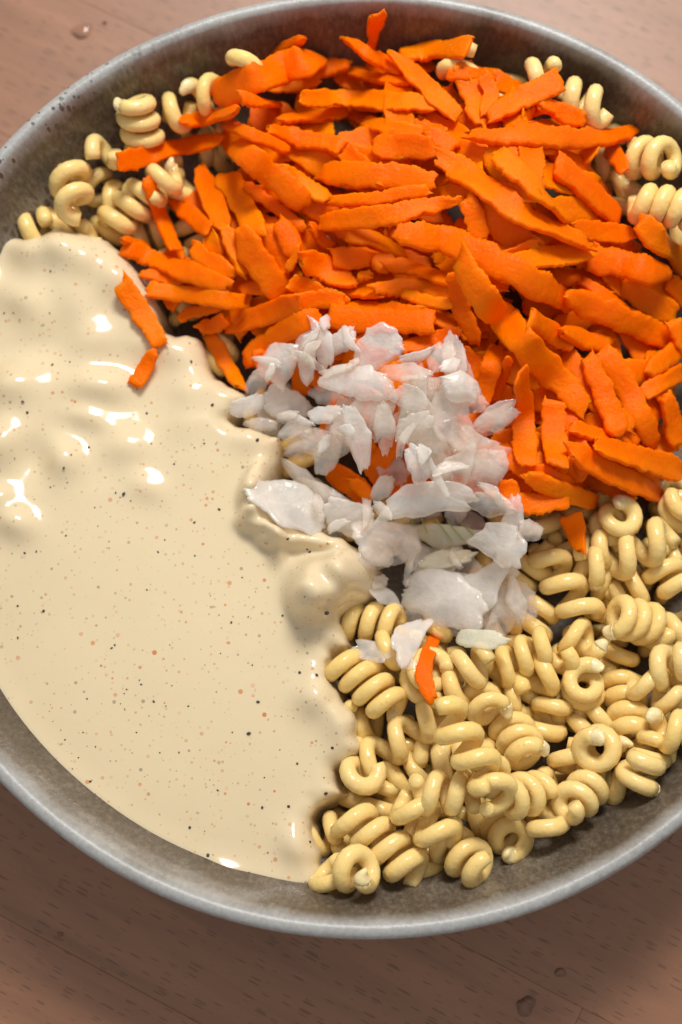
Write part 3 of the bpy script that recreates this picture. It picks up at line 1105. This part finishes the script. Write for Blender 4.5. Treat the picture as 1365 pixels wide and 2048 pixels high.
CARROTS = [  # (points), width, label, extra
    ([(490, 455), (600, 520)], 64, 'deep shred at the foot of the leaning bundle', {}),
    ([(545, 450), (560, 570)], 60, 'deep upright shred inside the leaning bundle', {}),
    ([(640, 560), (770, 590)], 60, 'deep red shred at the bottom of the central gap', {}),
    ([(700, 470), (790, 540)], 60, 'deep shred crossing under the central gap', {}),
    ([(680, 300), (790, 330)], 56, 'deep shred below the bowed one in the upper heap', {}),
    ([(535, 112), (610, 76)], 26, 'dark red carrot bit behind the corner slab', {}),
    ([(757, 28), (752, 62), (742, 105)], 46, 'lone dark shred standing at the top against the bowl', dict(lift=(.05, 0), taper=(.6, .9))),
    ([(893, 150), (990, 156)], 28, 'thin shred leading to the far pasta', {}),
    ([(965, 148), (985, 190), (962, 232)], 36, 'translucent ragged peel over pasta near the far wall', dict(tk=.012)),
    ([(700, 146), (825, 166)], 28, 'thin level shred below the pointed upper shred', {}),
    ([(600, 150), (700, 130)], 40, 'rough-edged shred joining the corner slab', {}),
    ([(545, 175), (640, 160)], 34, 'small shred tucked under the corner slab', {}),
    ([(480, 195), (560, 210)], 34, 'shred peeping below the corner slab', {}),
    ([(537, 262), (610, 280), (690, 292)], 40, 'bowed shred in the upper heap ending in a notch', {}),
    ([(449, 246), (515, 275), (580, 302)], 30, 'narrow crooked shred beside the straight overhanging one', {}),
    ([(725, 244), (850, 264)], 36, 'shaded shred below the long level one', {}),
    ([(560, 240), (700, 225)], 34, 'frayed shred left of the long level one', {}),
    ([(855, 262), (908, 302)], 44, 'stubby shred under the tail of the falling shred', {}),
    ([(745, 292), (870, 292)], 58, 'broad flat shred in the upper middle', {}),
    ([(690, 300), (760, 360)], 46, 'blunt shred under the broad flat one', {}),
    ([(640, 345), (760, 352), (872, 364)], 56, 'wide level shred in the middle with a pointed end', {}),
    ([(560, 340), (660, 400)], 44, 'shred leaning into the wide level one', {}),
    ([(660, 402), (860, 380)], 30, 'slim shred above the long tapered one', {}),
    ([(335, 388), (375, 425), (418, 462)], 44, 'hooked shred beside the upright one by the coils', {}),
    ([(355, 640), (440, 612)], 30, 'dark shred at the dressing edge', {}),
    ([(280, 548), (372, 562)], 30, 'shaded shred under the wide pointed one by dressing', {}),
    ([(243, 478), (295, 491)], 22, 'small torn shred tip wetted by dressing', {}),
    ([(385, 494), (470, 548)], 44, 'smooth curved shred below the leaning bundle', {}),
    ([(245, 494), (350, 535), (460, 572)], 50, 'broad pointed shred sweeping in from the dressing', {}),
    ([(480, 582), (545, 572)], 30, 'short shred in the hollow above the dressing', {}),
    ([(295, 580), (390, 590), (490, 606)], 42, 'straight shred with dressing on its blunt end', dict(taper=(.8, .5))),
    ([(400, 332), (425, 395), (452, 462)], 52, 'steep wide shred below the straight overhanging one', {}),
    ([(450, 348), (485, 410), (520, 470)], 60, 'wide shred at the top of the leaning bundle', {}),
    ([(450, 450), (470, 500), (492, 552)], 42, 'jagged-tipped shred hanging from the leaning bundle', {}),
    ([(480, 450), (520, 530), (570, 592)], 66, 'broad shred with a rounded belly in the leaning bundle', {}),
    ([(488, 366), (545, 410), (612, 460)], 30, 'thin dark-edged shred across the leaning bundle', {}),
    ([(560, 440), (600, 520)], 46, 'shred in the crease of the leaning bundle', {}),
    ([(463, 288), (540, 345), (613, 412)], 62, 'wide slanting shred above the leaning bundle', {}),
    ([(575, 542), (600, 490)], 20, 'pale thin sliver on the leaning bundle', {}),
    ([(580, 562), (690, 612)], 44, 'shred running into the heap above the onion', {}),
    ([(620, 450), (665, 500)], 26, 'small pale twig of carrot in the centre gap', {}),
    ([(600, 516), (655, 540), (712, 572)], 56, 'blunt ragged shred beside the dark central gap', {}),
    ([(665, 512), (745, 518)], 50, 'knobbly shred ending at the dark central gap', {}),
    ([(715, 556), (744, 550)], 20, 'tiny carrot nub inside the central gap', {}),
    ([(590, 604), (690, 600)], 42, 'short shred above the long one behind the onion', {}),
    ([(450, 656), (530, 630), (602, 600)], 52, 'shred rising toward the onion top', {}),
    ([(745, 578), (830, 575), (905, 588)], 44, 'shaded shred under the pale pointed one', {}),
    ([(805, 586), (910, 612)], 28, 'thin red-shaded shred beside the upright edge', {}),
    ([(690, 465), (755, 482), (812, 512)], 44, 'bright shred sloping to the central gap', {}),
    ([(640, 446), (780, 432), (930, 398)], 46, 'long tapered shred across the middle of the heap', dict(tl=(.1, .4), taper=(.6, .1))),
    ([(935, 396), (970, 482)], 44, 'short upright shred between two diagonals', {}),
    ([(800, 696), (925, 660)], 42, 'shred just above the onion, low and level', {}),
    ([(655, 636), (760, 640), (870, 648)], 58, 'wide level shred directly behind the onion', dict(taper=(.85, .8), tl=(.05, .08))),
    ([(490, 722), (560, 670), (640, 626)], 56, 'curved shred hugging the upper side of the onion', {}),
    ([(510, 700), (560, 770)], 40, 'shred half under the round onion lump', {}),
    ([(420, 670), (450, 720), (482, 776)], 40, 'short wedge shred standing at the dressing shore', dict(taper=(.8, .5))),
    ([(400, 660), (455, 640)], 34, 'shred end behind the wedge at the shore', {}),
    ([(425, 192), (530, 150), (640, 112)], 74, 'very wide corner slab of carrot at the upper heap', {}),
    ([(364, 247), (420, 235), (476, 222)], 40, 'small shred poking out under the corner slab', {}),
    ([(600, 196), (740, 200), (885, 212)], 48, 'long level shred near the top of the heap', {}),
    ([(688, 76), (745, 112), (812, 146)], 42, 'pointed shred near the top beside the standing one', dict(taper=(.1, .6), tl=(.5, .1))),
    ([(800, 112), (870, 100), (940, 92)], 58, 'thick slab with torn end at the upper edge', dict(lift=(0, .03), taper=(.5, .9))),
    ([(775, 102), (845, 165), (915, 236)], 48, 'shred falling diagonally from the top edge', dict(taper=(.1, .7), tl=(.35, .1))),
    ([(1075, 205), (1172, 242)], 42, 'short shred above the longest level one', {}),
    ([(975, 236), (1050, 195), (1122, 158)], 58, 'broad slanting shred with a square end', dict(taper=(.5, .9))),
    ([(1217, 290), (1250, 342)], 38, 'small dark shred hanging below the ragged tip', {}),
    ([(935, 272), (1080, 276), (1225, 274), (1272, 258)], 50, 'longest level shred with a ragged tip by the coils', {}),
    ([(235, 326), (330, 300), (442, 282)], 46, 'straight shred overhanging the coils near the wall', dict(taper=(.85, .6), tl=(.05, .1), lift=(.02, 0))),
    ([(293, 356), (318, 425), (350, 500)], 38, 'upright shred between fat coil and heap', {}),
    ([(1112, 326), (1170, 378), (1240, 440)], 58, 'square-topped shred down from the longest level one', dict(taper=(.9, .7))),
    ([(995, 306), (1060, 365), (1136, 442)], 56, 'thick shred parallel to the long upper diagonal', {}),
    ([(1145, 452), (1272, 470)], 44, 'smooth translucent shred by the level pasta tube', dict(tk=.014)),
    ([(1278, 440), (1328, 490), (1385, 548)], 56, 'outer shred leaning on the ribbed coil', {}),
    ([(1340, 560), (1400, 640)], 46, 'shred cut by the frame under the outer leaning one', {}),
    ([(1170, 518), (1260, 530), (1342, 546)], 62, 'ragged slab with torn underside at the frame side', {}),
    ([(1160, 560), (1285, 642)], 32, 'slim straight shred under the ragged slab', {}),
    ([(1025, 522), (1110, 515), (1186, 500)], 52, 'turned-up end piece below the long upper diagonal', {}),
    ([(872, 308), (960, 370), (1060, 440), (1180, 492)], 64, 'long upper diagonal shred in the heap', {}),
    ([(764, 526), (840, 540), (912, 566)], 36, 'pale pointed shred left of the upright edge', dict(taper=(.3, .6))),
    ([(790, 462), (900, 480), (1020, 540), (1140, 606)], 62, 'long middle diagonal shred with a torn tip', {}),
    ([(1130, 592), (1230, 632), (1365, 690)], 60, 'long shred bending toward the frame', {}),
    ([(1060, 640), (1150, 690)], 48, 'shaded shred right of the long lower diagonal', {}),
    ([(1120, 662), (1222, 692)], 46, 'shred bridging two steep ones', {}),
    ([(1295, 748), (1362, 690)], 46, 'shred rising to the frame', {}),
    ([(1330, 790), (1352, 895)], 46, 'steep shred at the frame', {}),
    ([(1280, 792), (1378, 736)], 40, 'level-lying shred across the steep ones at the frame', {}),
    ([(1345, 640), (1395, 760)], 50, 'shred leaving the frame in the lower heap', {}),
    ([(910, 700), (962, 762)], 62, 'fuzzy shaded shred behind the white onion chunk', {}),
    ([(1020, 716), (985, 802)], 28, 'thin shred beside the onion, steep', {}),
    ([(993, 690), (982, 750), (964, 816)], 44, 'steep shred next to the white onion chunk', {}),
    ([(912, 548), (925, 620), (955, 690)], 40, 'dark shred turned on edge in the heap', dict(roll=50, tk=.02)),
    ([(920, 516), (960, 585), (1060, 700), (1172, 820)], 66, 'long lower diagonal shred running down the heap', dict(lift=(.03, 0))),
    ([(1140, 856), (1222, 880)], 42, 'shaded stub between the steep shreds and the edge', {}),
    ([(980, 892), (1060, 940), (1170, 986)], 46, 'shred sliding from the onion to the pasta', {}),
    ([(1010, 960), (1030, 1000)], 44, 'short shred wedged between onion and pasta', {}),
    ([(1010, 1005), (1140, 1000)], 44, 'low level shred at the lip of the heap', {}),
    ([(1050, 950), (1120, 980), (1195, 1005)], 42, 'shred lying along the lip of the heap', {}),
    ([(1140, 1030), (1165, 1104)], 52, 'pointed shred hanging down into the pasta', dict(taper=(.9, .15), tl=(.05, .6))),
    ([(1040, 746), (1046, 840), (1052, 932)], 52, 'blunt upright shred right of the onion', dict(taper=(.7, .8))),
    ([(1110, 800), (1106, 870), (1116, 932)], 52, 'thick upright shred beside the blunt one', dict(taper=(.8, .85))),
    ([(1175, 712), (1205, 790), (1242, 872)], 50, 'steep shred below the bridging one', {}),
    ([(1205, 700), (1260, 790), (1312, 892)], 56, 'longest steep shred in the lower heap', {}),
    ([(1140, 905), (1230, 950), (1325, 992)], 52, 'shred lying over the pasta rings', {}),
    ([(1190, 890), (1280, 920), (1366, 945)], 58, 'wide folded shred at the lower lip near the frame', {}),
    ([(655, 932), (700, 965), (745, 1000)], 56, 'carrot piece showing inside the onion ring', dict(sink=.0)),
    ([(700, 962), (746, 994)], 34, 'small carrot tab lying in the onion gap', dict(sink=.0)),
    ([(950, 977), (990, 988)], 20, 'carrot splinter poking from the onion', dict(sink=.0)),
    ([(243, 562), (280, 620), (325, 692)], 50, 'thick shred lying on the dressing', dict(sink=.0, taper=(.6, .7))),
    ([(308, 700), (292, 735), (268, 772)], 38, 'short shred end sticking out of the dressing', dict(sink=.0)),
    ([(870, 1276), (852, 1318), (846, 1352), (868, 1402)], 34, 'fallen kinked carrot sliver lying on the pasta', dict(sink=-.012, stiff=90, tk=.018)),
]
rf = random.Random(21)
cnt = 0
used = set()
while cnt < 235:
    x, y = rf.uniform(280, 1400), rf.uniform(110, 990)
    an = rf.gauss(-25, 45)
    L = rf.uniform(110, 220)
    dx, dy = math.cos(math.radians(an)) * L / 2, -math.sin(math.radians(an)) * L / 2
    wd = rf.uniform(48, 74)
    if not in_poly([x, x - dx, x + dx], [y, y - dy, y + dy], CARROT_POLY).all():
        continue
    o = carrot([(x - dx, y - dy), (x + dx, y + dy)], wd, 'carrot shred in the lower layer', 500 + cnt, sink=.034, lift=(0, 0), tk=.015, build=cnt not in HIDDEN_CARROT)
    if o:
        o['label'] = name_by_neighbour('buried shred under the', x, y, [(q[0][len(q[0]) // 2][0], q[0][len(q[0]) // 2][1], q[2]) for q in CARROTS], used)
        o['filler'] = cnt
    cnt += 1
for i, (pts, w, lb, kw) in enumerate(CARROTS):
    carrot(pts, w, lb, 1000 + i, **kw)

# ------------------------------------------------------------------ onion
OG = 'chopped onion pieces at the centre of the bowl'


def onion(cx, cy, L, wd, ang, label, mat, seed, bow=0.0, tk=None, taper=None, jag=1.0, cup=None, sink=.012, build=True, **kw):
    """an irregular chopped chunk: an angular outline, a rounded edge and a gentle curl, laid on what is below"""
    r = random.Random(seed)
    rn = np.random.default_rng(seed)
    tk = r.uniform(.020, .036) if tk is None else tk
    n = 60
    th = np.linspace(0, 2 * math.pi, n, endpoint=False)
    nk = r.choice((7, 8, 9, 10, 11))
    ka = np.sort((np.arange(nk) + rn.uniform(-.32, .32, nk)) * 2 * math.pi / nk)
    kr = rn.uniform(.84, 1.18, nk)
    base = (np.abs(np.cos(th)) ** 3.2 + np.abs(np.sin(th)) ** 3.2) ** (-1 / 3.2)
    kp = np.stack([kr * np.cos(ka), kr * np.sin(ka)], 1)
    # straight cuts between the corners
    rad = np.empty(n)
    for i, t in enumerate(th):
        j = np.searchsorted(ka, t) % nk
        p1, p2 = kp[j - 1], kp[j]
        d = np.array([math.cos(t), math.sin(t)])
        e = p2 - p1
        rad[i] = (p1[0] * e[1] - p1[1] * e[0]) / (d[0] * e[1] - d[1] * e[0] + 1e-9)
    rad = np.clip(rad, .6, 1.3) * (.35 + .65 * base)
    rad *= 1 + jag * (rn.normal(size=n) * .022 + np.convolve(np.pad(rn.normal(size=n), 2, mode='wrap'), [.2, .6, 1, .6, .2], 'valid') * .036)
    if taper is None:
        taper = (r.uniform(.65, 1), r.uniform(.65, 1))
    ox, oy = rad * np.cos(th), rad * np.sin(th)
    oy = oy * np.where(ox < 0, 1 - (1 - taper[0]) * np.clip(-ox, 0, 1), 1 - (1 - taper[1]) * np.clip(ox, 0, 1))
    hx, hy = L / 1600 * 1.10, wd / 1600 * 1.08
    lev = [0, .3, .58, .8, .93, 1.0]
    prof = [1, .99, .95, .84, .62, .16]
    c1, c2, c3 = (r.uniform(-.5, .5) for _ in range(3))
    if cup is not None:
        c2 = cup * 4
    q = min(hx, hy)
    a = math.radians(ang)
    ca, sa = math.cos(a), math.sin(a)
    zc = .42
    X = np.concatenate([ox[None] * v for v in lev]).ravel()
    Xl = np.concatenate([ox * v for v in lev]) * hx
    Yl = np.concatenate([oy * v for v in lev]) * hy + bow * hx * (1 - 0.0) * 0
    Yl = Yl + bow * 2 * hx * (.5 - (Xl / hx) ** 2)
    bumpy = vnoise(Xl, Yl, 22, seed) * .10 + vnoise(Xl, Yl, 55, seed + 1) * .03
    curl = (c1 * (Xl / hx) ** 2 * hx * .35 + c2 * (Yl / hy) ** 2 * hy * .5 + c3 * (Xl / hx) * (Yl / hy) * q * .6)
    WX, WY = Xl * ca - Yl * sa, Xl * sa + Yl * ca
    for _ in range(3):
        c = at(cx, cy, zc)
        g = ground(c[0] + WX, c[1] + WY)
        A = np.stack([WX, WY, np.ones_like(WX)], 1)
        sol = np.linalg.lstsq(A, g - curl, rcond=None)[0]
        k = math.hypot(sol[0], sol[1])
        if k > .55:
            sol[:2] *= .55 / k
        pl = WX * sol[0] + WY * sol[1]
        zc = np.quantile(g - curl - pl, .84) - sink + tk * .5
    tx, ty = sol[0] + r.uniform(-.12, .12), sol[1] + r.uniform(-.12, .12)
    mid = WX * tx + WY * ty + curl
    pf = np.repeat(prof, n)
    bz = bumpy * tk * np.minimum(1, pf * 1.2) * 1.5
    top = np.stack([WX, WY, mid + tk * .5 * pf + bz], 1)
    bot = np.stack([WX, WY, mid - tk * .5 * pf], 1)
    c = at(cx, cy, zc)
    tp = top + c
    tp[:, 2] -= .006
    splat(tp, .0105)
    if not build:
        return None
    m = len(lev)
    # one vertex at the middle of each side
    vs = [top[0]] + list(top[n:]) + [bot[0]] + list(bot[n:])
    nb = 1 + (m - 1) * n
    fs = []
    for i in range(n):
        i2 = (i + 1) % n
        fs.append((0, 1 + i, 1 + i2))
        fs.append((nb, nb + 1 + i2, nb + 1 + i))
        for j in range(m - 2):
            a1, a2 = 1 + j * n, 1 + (j + 1) * n
            fs.append((a1 + i, a2 + i, a2 + i2, a1 + i2))
            fs.append((nb + a1 + i, nb + a1 + i2, nb + a2 + i2, nb + a2 + i))
        a2 = 1 + (m - 2) * n
        fs.append((a2 + i, nb + a2 + i, nb + a2 + i2, a2 + i2))
    o = mesh_obj('onion_piece', vs, fs, mat, matrix=Matrix.Translation(Vector(c)))
    return tag(o, label, 'chopped onion', OG)


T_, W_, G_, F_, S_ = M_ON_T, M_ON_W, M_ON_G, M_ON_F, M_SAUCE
ONIONS = [
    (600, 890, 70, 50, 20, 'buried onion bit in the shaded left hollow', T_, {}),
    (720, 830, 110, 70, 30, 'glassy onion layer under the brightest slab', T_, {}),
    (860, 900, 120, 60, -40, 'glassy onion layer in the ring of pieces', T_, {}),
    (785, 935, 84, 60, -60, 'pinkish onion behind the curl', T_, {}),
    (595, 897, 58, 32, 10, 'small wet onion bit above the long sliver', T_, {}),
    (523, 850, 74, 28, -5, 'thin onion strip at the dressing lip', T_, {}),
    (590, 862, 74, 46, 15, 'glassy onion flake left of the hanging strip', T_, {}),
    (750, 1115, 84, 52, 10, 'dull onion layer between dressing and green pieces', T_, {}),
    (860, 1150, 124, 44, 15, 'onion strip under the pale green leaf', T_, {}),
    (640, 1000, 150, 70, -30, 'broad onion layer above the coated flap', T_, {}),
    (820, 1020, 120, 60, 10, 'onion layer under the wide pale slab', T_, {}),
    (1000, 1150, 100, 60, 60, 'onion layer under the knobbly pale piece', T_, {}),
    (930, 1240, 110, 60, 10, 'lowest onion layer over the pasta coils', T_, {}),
    (511, 767, 64, 46, 60, 'pink glassy onion end by the carrot wedge', T_, {}),
    (495, 808, 82, 40, 20, 'onion piece touching the dressing shore', W_, {}),
    (660, 785, 64, 72, 90, 'soft onion cube under the brightest slab', T_, {}),
    (652, 826, 66, 42, 0, 'small onion block below the soft cube', W_, {}),
    (573, 808, 98, 62, 0, 'flat pale onion flake left of the soft cube', W_, {}),
    (655, 884, 112, 52, -10, 'ragged onion strip below the flat flake', T_, {}),
    (713, 878, 132, 56, -75, 'onion strip hanging toward the carrot gap', W_, dict(taper=(.6, .3))),
    (757, 702, 112, 86, 20, 'big pinkish onion wedge at the top', W_, dict(tk=.03)),
    (680, 684, 66, 52, 40, 'toothed onion bit beside the top spike', W_, {}),
    (640, 682, 104, 44, -70, 'pointed onion spike at the top', W_, dict(taper=(.15, .8), tk=.024)),
    (651, 645, 36, 22, 90, 'small rounded onion nub above the spike', W_, dict(tk=.02)),
    (617, 718, 92, 40, 88, 'upright oval onion piece beside the round lump', W_, dict(tk=.034, jag=.5)),
    (558, 724, 98, 88, 10, 'round pink-white onion lump nearest the dressing', W_, dict(tk=.05, jag=.6, cup=-.18, taper=(.4, .5), )),
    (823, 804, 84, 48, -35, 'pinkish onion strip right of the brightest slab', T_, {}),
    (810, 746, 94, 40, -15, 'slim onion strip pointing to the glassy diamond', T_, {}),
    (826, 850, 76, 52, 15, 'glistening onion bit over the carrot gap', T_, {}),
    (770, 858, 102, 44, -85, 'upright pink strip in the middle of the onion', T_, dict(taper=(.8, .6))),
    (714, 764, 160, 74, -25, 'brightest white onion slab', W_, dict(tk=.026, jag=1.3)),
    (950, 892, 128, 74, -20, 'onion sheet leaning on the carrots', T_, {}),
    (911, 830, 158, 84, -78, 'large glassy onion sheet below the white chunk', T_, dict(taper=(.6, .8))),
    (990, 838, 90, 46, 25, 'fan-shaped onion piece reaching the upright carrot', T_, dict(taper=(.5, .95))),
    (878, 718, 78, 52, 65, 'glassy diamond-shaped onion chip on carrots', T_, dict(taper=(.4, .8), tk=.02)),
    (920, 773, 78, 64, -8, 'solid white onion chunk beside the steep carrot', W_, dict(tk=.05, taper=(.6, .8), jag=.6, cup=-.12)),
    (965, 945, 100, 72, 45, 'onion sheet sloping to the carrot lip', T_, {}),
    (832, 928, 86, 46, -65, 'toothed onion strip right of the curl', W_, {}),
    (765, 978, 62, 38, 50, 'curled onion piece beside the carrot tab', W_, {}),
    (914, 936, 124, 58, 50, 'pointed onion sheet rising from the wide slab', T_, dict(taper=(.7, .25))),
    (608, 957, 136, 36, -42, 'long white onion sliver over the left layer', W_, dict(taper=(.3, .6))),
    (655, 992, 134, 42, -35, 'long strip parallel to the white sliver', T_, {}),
    (578, 1012, 190, 92, -24, 'broad glassy slab over the dressing shore', W_, dict(tk=.024, sink=.006)),
    (702, 1030, 104, 62, -10, 'rough onion bit left of the big slab', W_, {}),
    (890, 1120, 112, 42, 10, 'pale green onion leaf under the veined piece', G_, {}),
    (773, 1190, 98, 36, -36, 'thin translucent onion shard by the dressing', F_, dict(tk=.008, taper=(.7, .1))),
    (762, 1165, 38, 30, 20, 'little onion flake beside the dressing tip', T_, {}),
    (744, 1300, 84, 44, -18, 'glassy onion film on the tight coil', F_, dict(tk=.007)),
    (815, 1325, 42, 26, -40, 'onion scrap under the rectangular strip', F_, dict(tk=.008)),
    (1000, 1225, 122, 54, 72, 'narrow onion slab on the pasta side', T_, {}),
    (960, 1278, 104, 42, -6, 'greenish onion edge above the leaning coil', G_, {}),
    (1036, 1205, 104, 46, -78, 'petal-shaped onion piece at the pasta side', T_, dict(jag=.5, taper=(.6, .2))),
    (965, 1190, 140, 72, 60, 'pale greenish onion sheet with a shiny face', W_, {}),
    (888, 1200, 172, 124, -22, 'largest onion slab above the pasta', W_, dict(tk=.026, )),
    (823, 1280, 118, 60, 60, 'rectangular onion strip pointing at the pasta', W_, dict(taper=(.8, .8), )),
    (895, 1062, 182, 52, -10, 'onion piece with green veins', G_, dict(tk=.018, taper=(.4, .4), cup=0)),
    (1002, 1092, 108, 82, -40, 'knobbly pale onion piece nearest the pasta spirals', W_, {}),
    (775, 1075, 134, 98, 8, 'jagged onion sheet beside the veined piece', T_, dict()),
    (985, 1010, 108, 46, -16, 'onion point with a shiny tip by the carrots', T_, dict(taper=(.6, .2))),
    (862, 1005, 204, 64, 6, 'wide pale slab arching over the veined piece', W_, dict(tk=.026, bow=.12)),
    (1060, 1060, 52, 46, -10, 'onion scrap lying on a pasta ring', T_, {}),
]
veined = None
HIDDEN_ONION = set([])
ONION_POLY = [(500, 775), (545, 700), (640, 660), (760, 675), (890, 700), (950, 770), (1000, 850), (990, 960), (1040, 1060), (1045, 1220), (960, 1275), (860, 1235), (800, 1140), (720, 1085), (600, 1050), (520, 1000), (570, 960), (690, 940), (640, 900), (560, 850)]
rf = random.Random(5)
used = set()
k = 0
while k < 34:
    x, y = rf.uniform(500, 1050), rf.uniform(650, 1280)
    L, wd = rf.uniform(70, 130), rf.uniform(42, 72)
    an, sd = rf.uniform(0, 180), 2500 + k
    if not in_poly([x], [y], ONION_POLY)[0] or (640 < x < 750 and 920 < y < 1010):
        continue
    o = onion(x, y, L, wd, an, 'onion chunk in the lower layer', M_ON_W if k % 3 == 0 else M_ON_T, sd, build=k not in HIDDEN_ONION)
    if o:
        o['label'] = name_by_neighbour('onion below the', x, y, [(q[0], q[1], q[5]) for q in ONIONS], used)
        o['filler'] = k
    k += 1
for i, (cx, cy, L, wd, an, lb, mt, kw) in enumerate(ONIONS):
    kw = dict(kw)
    bw = kw.pop('bow', random.Random(i).uniform(-.12, .12))
    o = onion(cx, cy, L, wd, an, lb, mt, 3000 + i, bow=bw, **kw)
    if 'green veins' in lb:
        veined = o
# splinters: the fine bits of the chopping, scattered over the pieces
used = set()
k = 0
while k < 26:
    x, y = rf.uniform(480, 1070), rf.uniform(640, 1310)
    L, wd, an = rf.uniform(34, 84), rf.uniform(15, 28), rf.uniform(0, 180)
    if not in_poly([x], [y], ONION_POLY)[0] or (640 < x < 750 and 920 < y < 1010) or (780 < x < 1000 and 1025 < y < 1100):
        continue
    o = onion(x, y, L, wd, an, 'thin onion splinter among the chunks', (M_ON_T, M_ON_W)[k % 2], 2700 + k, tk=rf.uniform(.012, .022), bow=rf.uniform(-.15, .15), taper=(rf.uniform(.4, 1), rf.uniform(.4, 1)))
    o['label'] = name_by_neighbour('thin splinter on the', x, y, [(q[0], q[1], q[5]) for q in ONIONS], used)
    k += 1
# the green veins of the veined piece: thin ridges on its upper side
deps = bpy.context.evaluated_depsgraph_get()
vco = np.array([v.co[:] for v in veined.data.vertices]) + np.array(veined.matrix_world.translation)
for (x1, y1, x2, y2) in [(810, 1034, 812, 1056), (824, 1036, 830, 1066), (842, 1031, 856, 1066), (870, 1033, 905, 1082), (895, 1040, 930, 1082), (922, 1043, 960, 1080)]:
    pp = []
    for t in np.linspace(0, 1, 8):
        px, py = x1 + (x2 - x1) * t, y1 + (y2 - y1) * t + 3 * math.sin(t * 3)
        z = .45
        for _ in range(3):
            w = at(px, py, z)
            d = np.hypot(vco[:, 0] - w[0], vco[:, 1] - w[1])
            z = vco[d < max(.016, d.min() + .006), 2].max()
        pp.append(at(px, py, z - .0005) - np.array(veined.matrix_world.translation))
    vs, fs = tube(np.array(pp), [.0008] + [.0016] * 6 + [.0006], 6, flat=np.array([0, 0, 1.0]))
    mesh_obj('vein', vs, fs, M_VEIN, parent=veined)

# ------------------------------------------------------------------ drops and crumbs on the table


def drop(px, py, rad, h, seed, label):
    r = random.Random(seed)
    c = at(px, py, 0)
    n, m = 28, 7
    ph = [r.uniform(0, 6.3) for _ in range(3)]
    vs = []
    for j in range(m):
        f = j / (m - 1)
        for i in range(n):
            th = 2 * math.pi * i / n
            R = rad * (1 + .16 * math.sin(2 * th + ph[0]) + .10 * math.sin(3 * th + ph[1]) + .05 * math.sin(5 * th + ph[2]))
            q = 1 - f * .94
            vs.append((R * q * math.cos(th), R * q * math.sin(th), .0004 + h * (1 - q * q)))
    fs = [(j * n + i, j * n + (i + 1) % n, (j + 1) * n + (i + 1) % n, (j + 1) * n + i) for j in range(m - 1) for i in range(n)]
    fs.append(tuple((m - 1) * n + i for i in range(n)))
    o = mesh_obj('water_drop', vs, fs, M_WATER, matrix=Matrix.Translation(Vector((c[0], c[1], 0))))
    return tag(o, label, 'water drop', 'water drops on the wooden table')


drop(165, 62, .030, .008, 1, 'ragged water drop on the wood beyond the speckled rim')
drop(1052, 2012, .026, .009, 2, 'wide shallow water drop nearest the bottom of the photo')
drop(1121, 1945, .014, .006, 3, 'small water drop between bowl and plank joint')
drop(121, 1868, .007, .004, 4, 'tiny water droplet on the wood below the dressing side')
bmi = bmesh.new()
bmesh.ops.create_icosphere(bmi, subdivisions=2, radius=.006)
for v in bmi.verts:
    v.co *= random.Random(int(v.co.x * 90000 + v.co.y * 7000)).uniform(.7, 1.2)
me = bpy.data.meshes.new('crumb')
bmi.to_mesh(me)
bmi.free()
me.materials.append(M_CRUMB)
o = bpy.data.objects.new('crumb', me)
col.objects.link(o)
c = at(210, 46, 0)
o.location = (c[0], c[1], .003)
o.scale = (1, .7, .5)
tag(o, 'tiny brown crumb on the wood beside the ragged water drop', 'crumb')
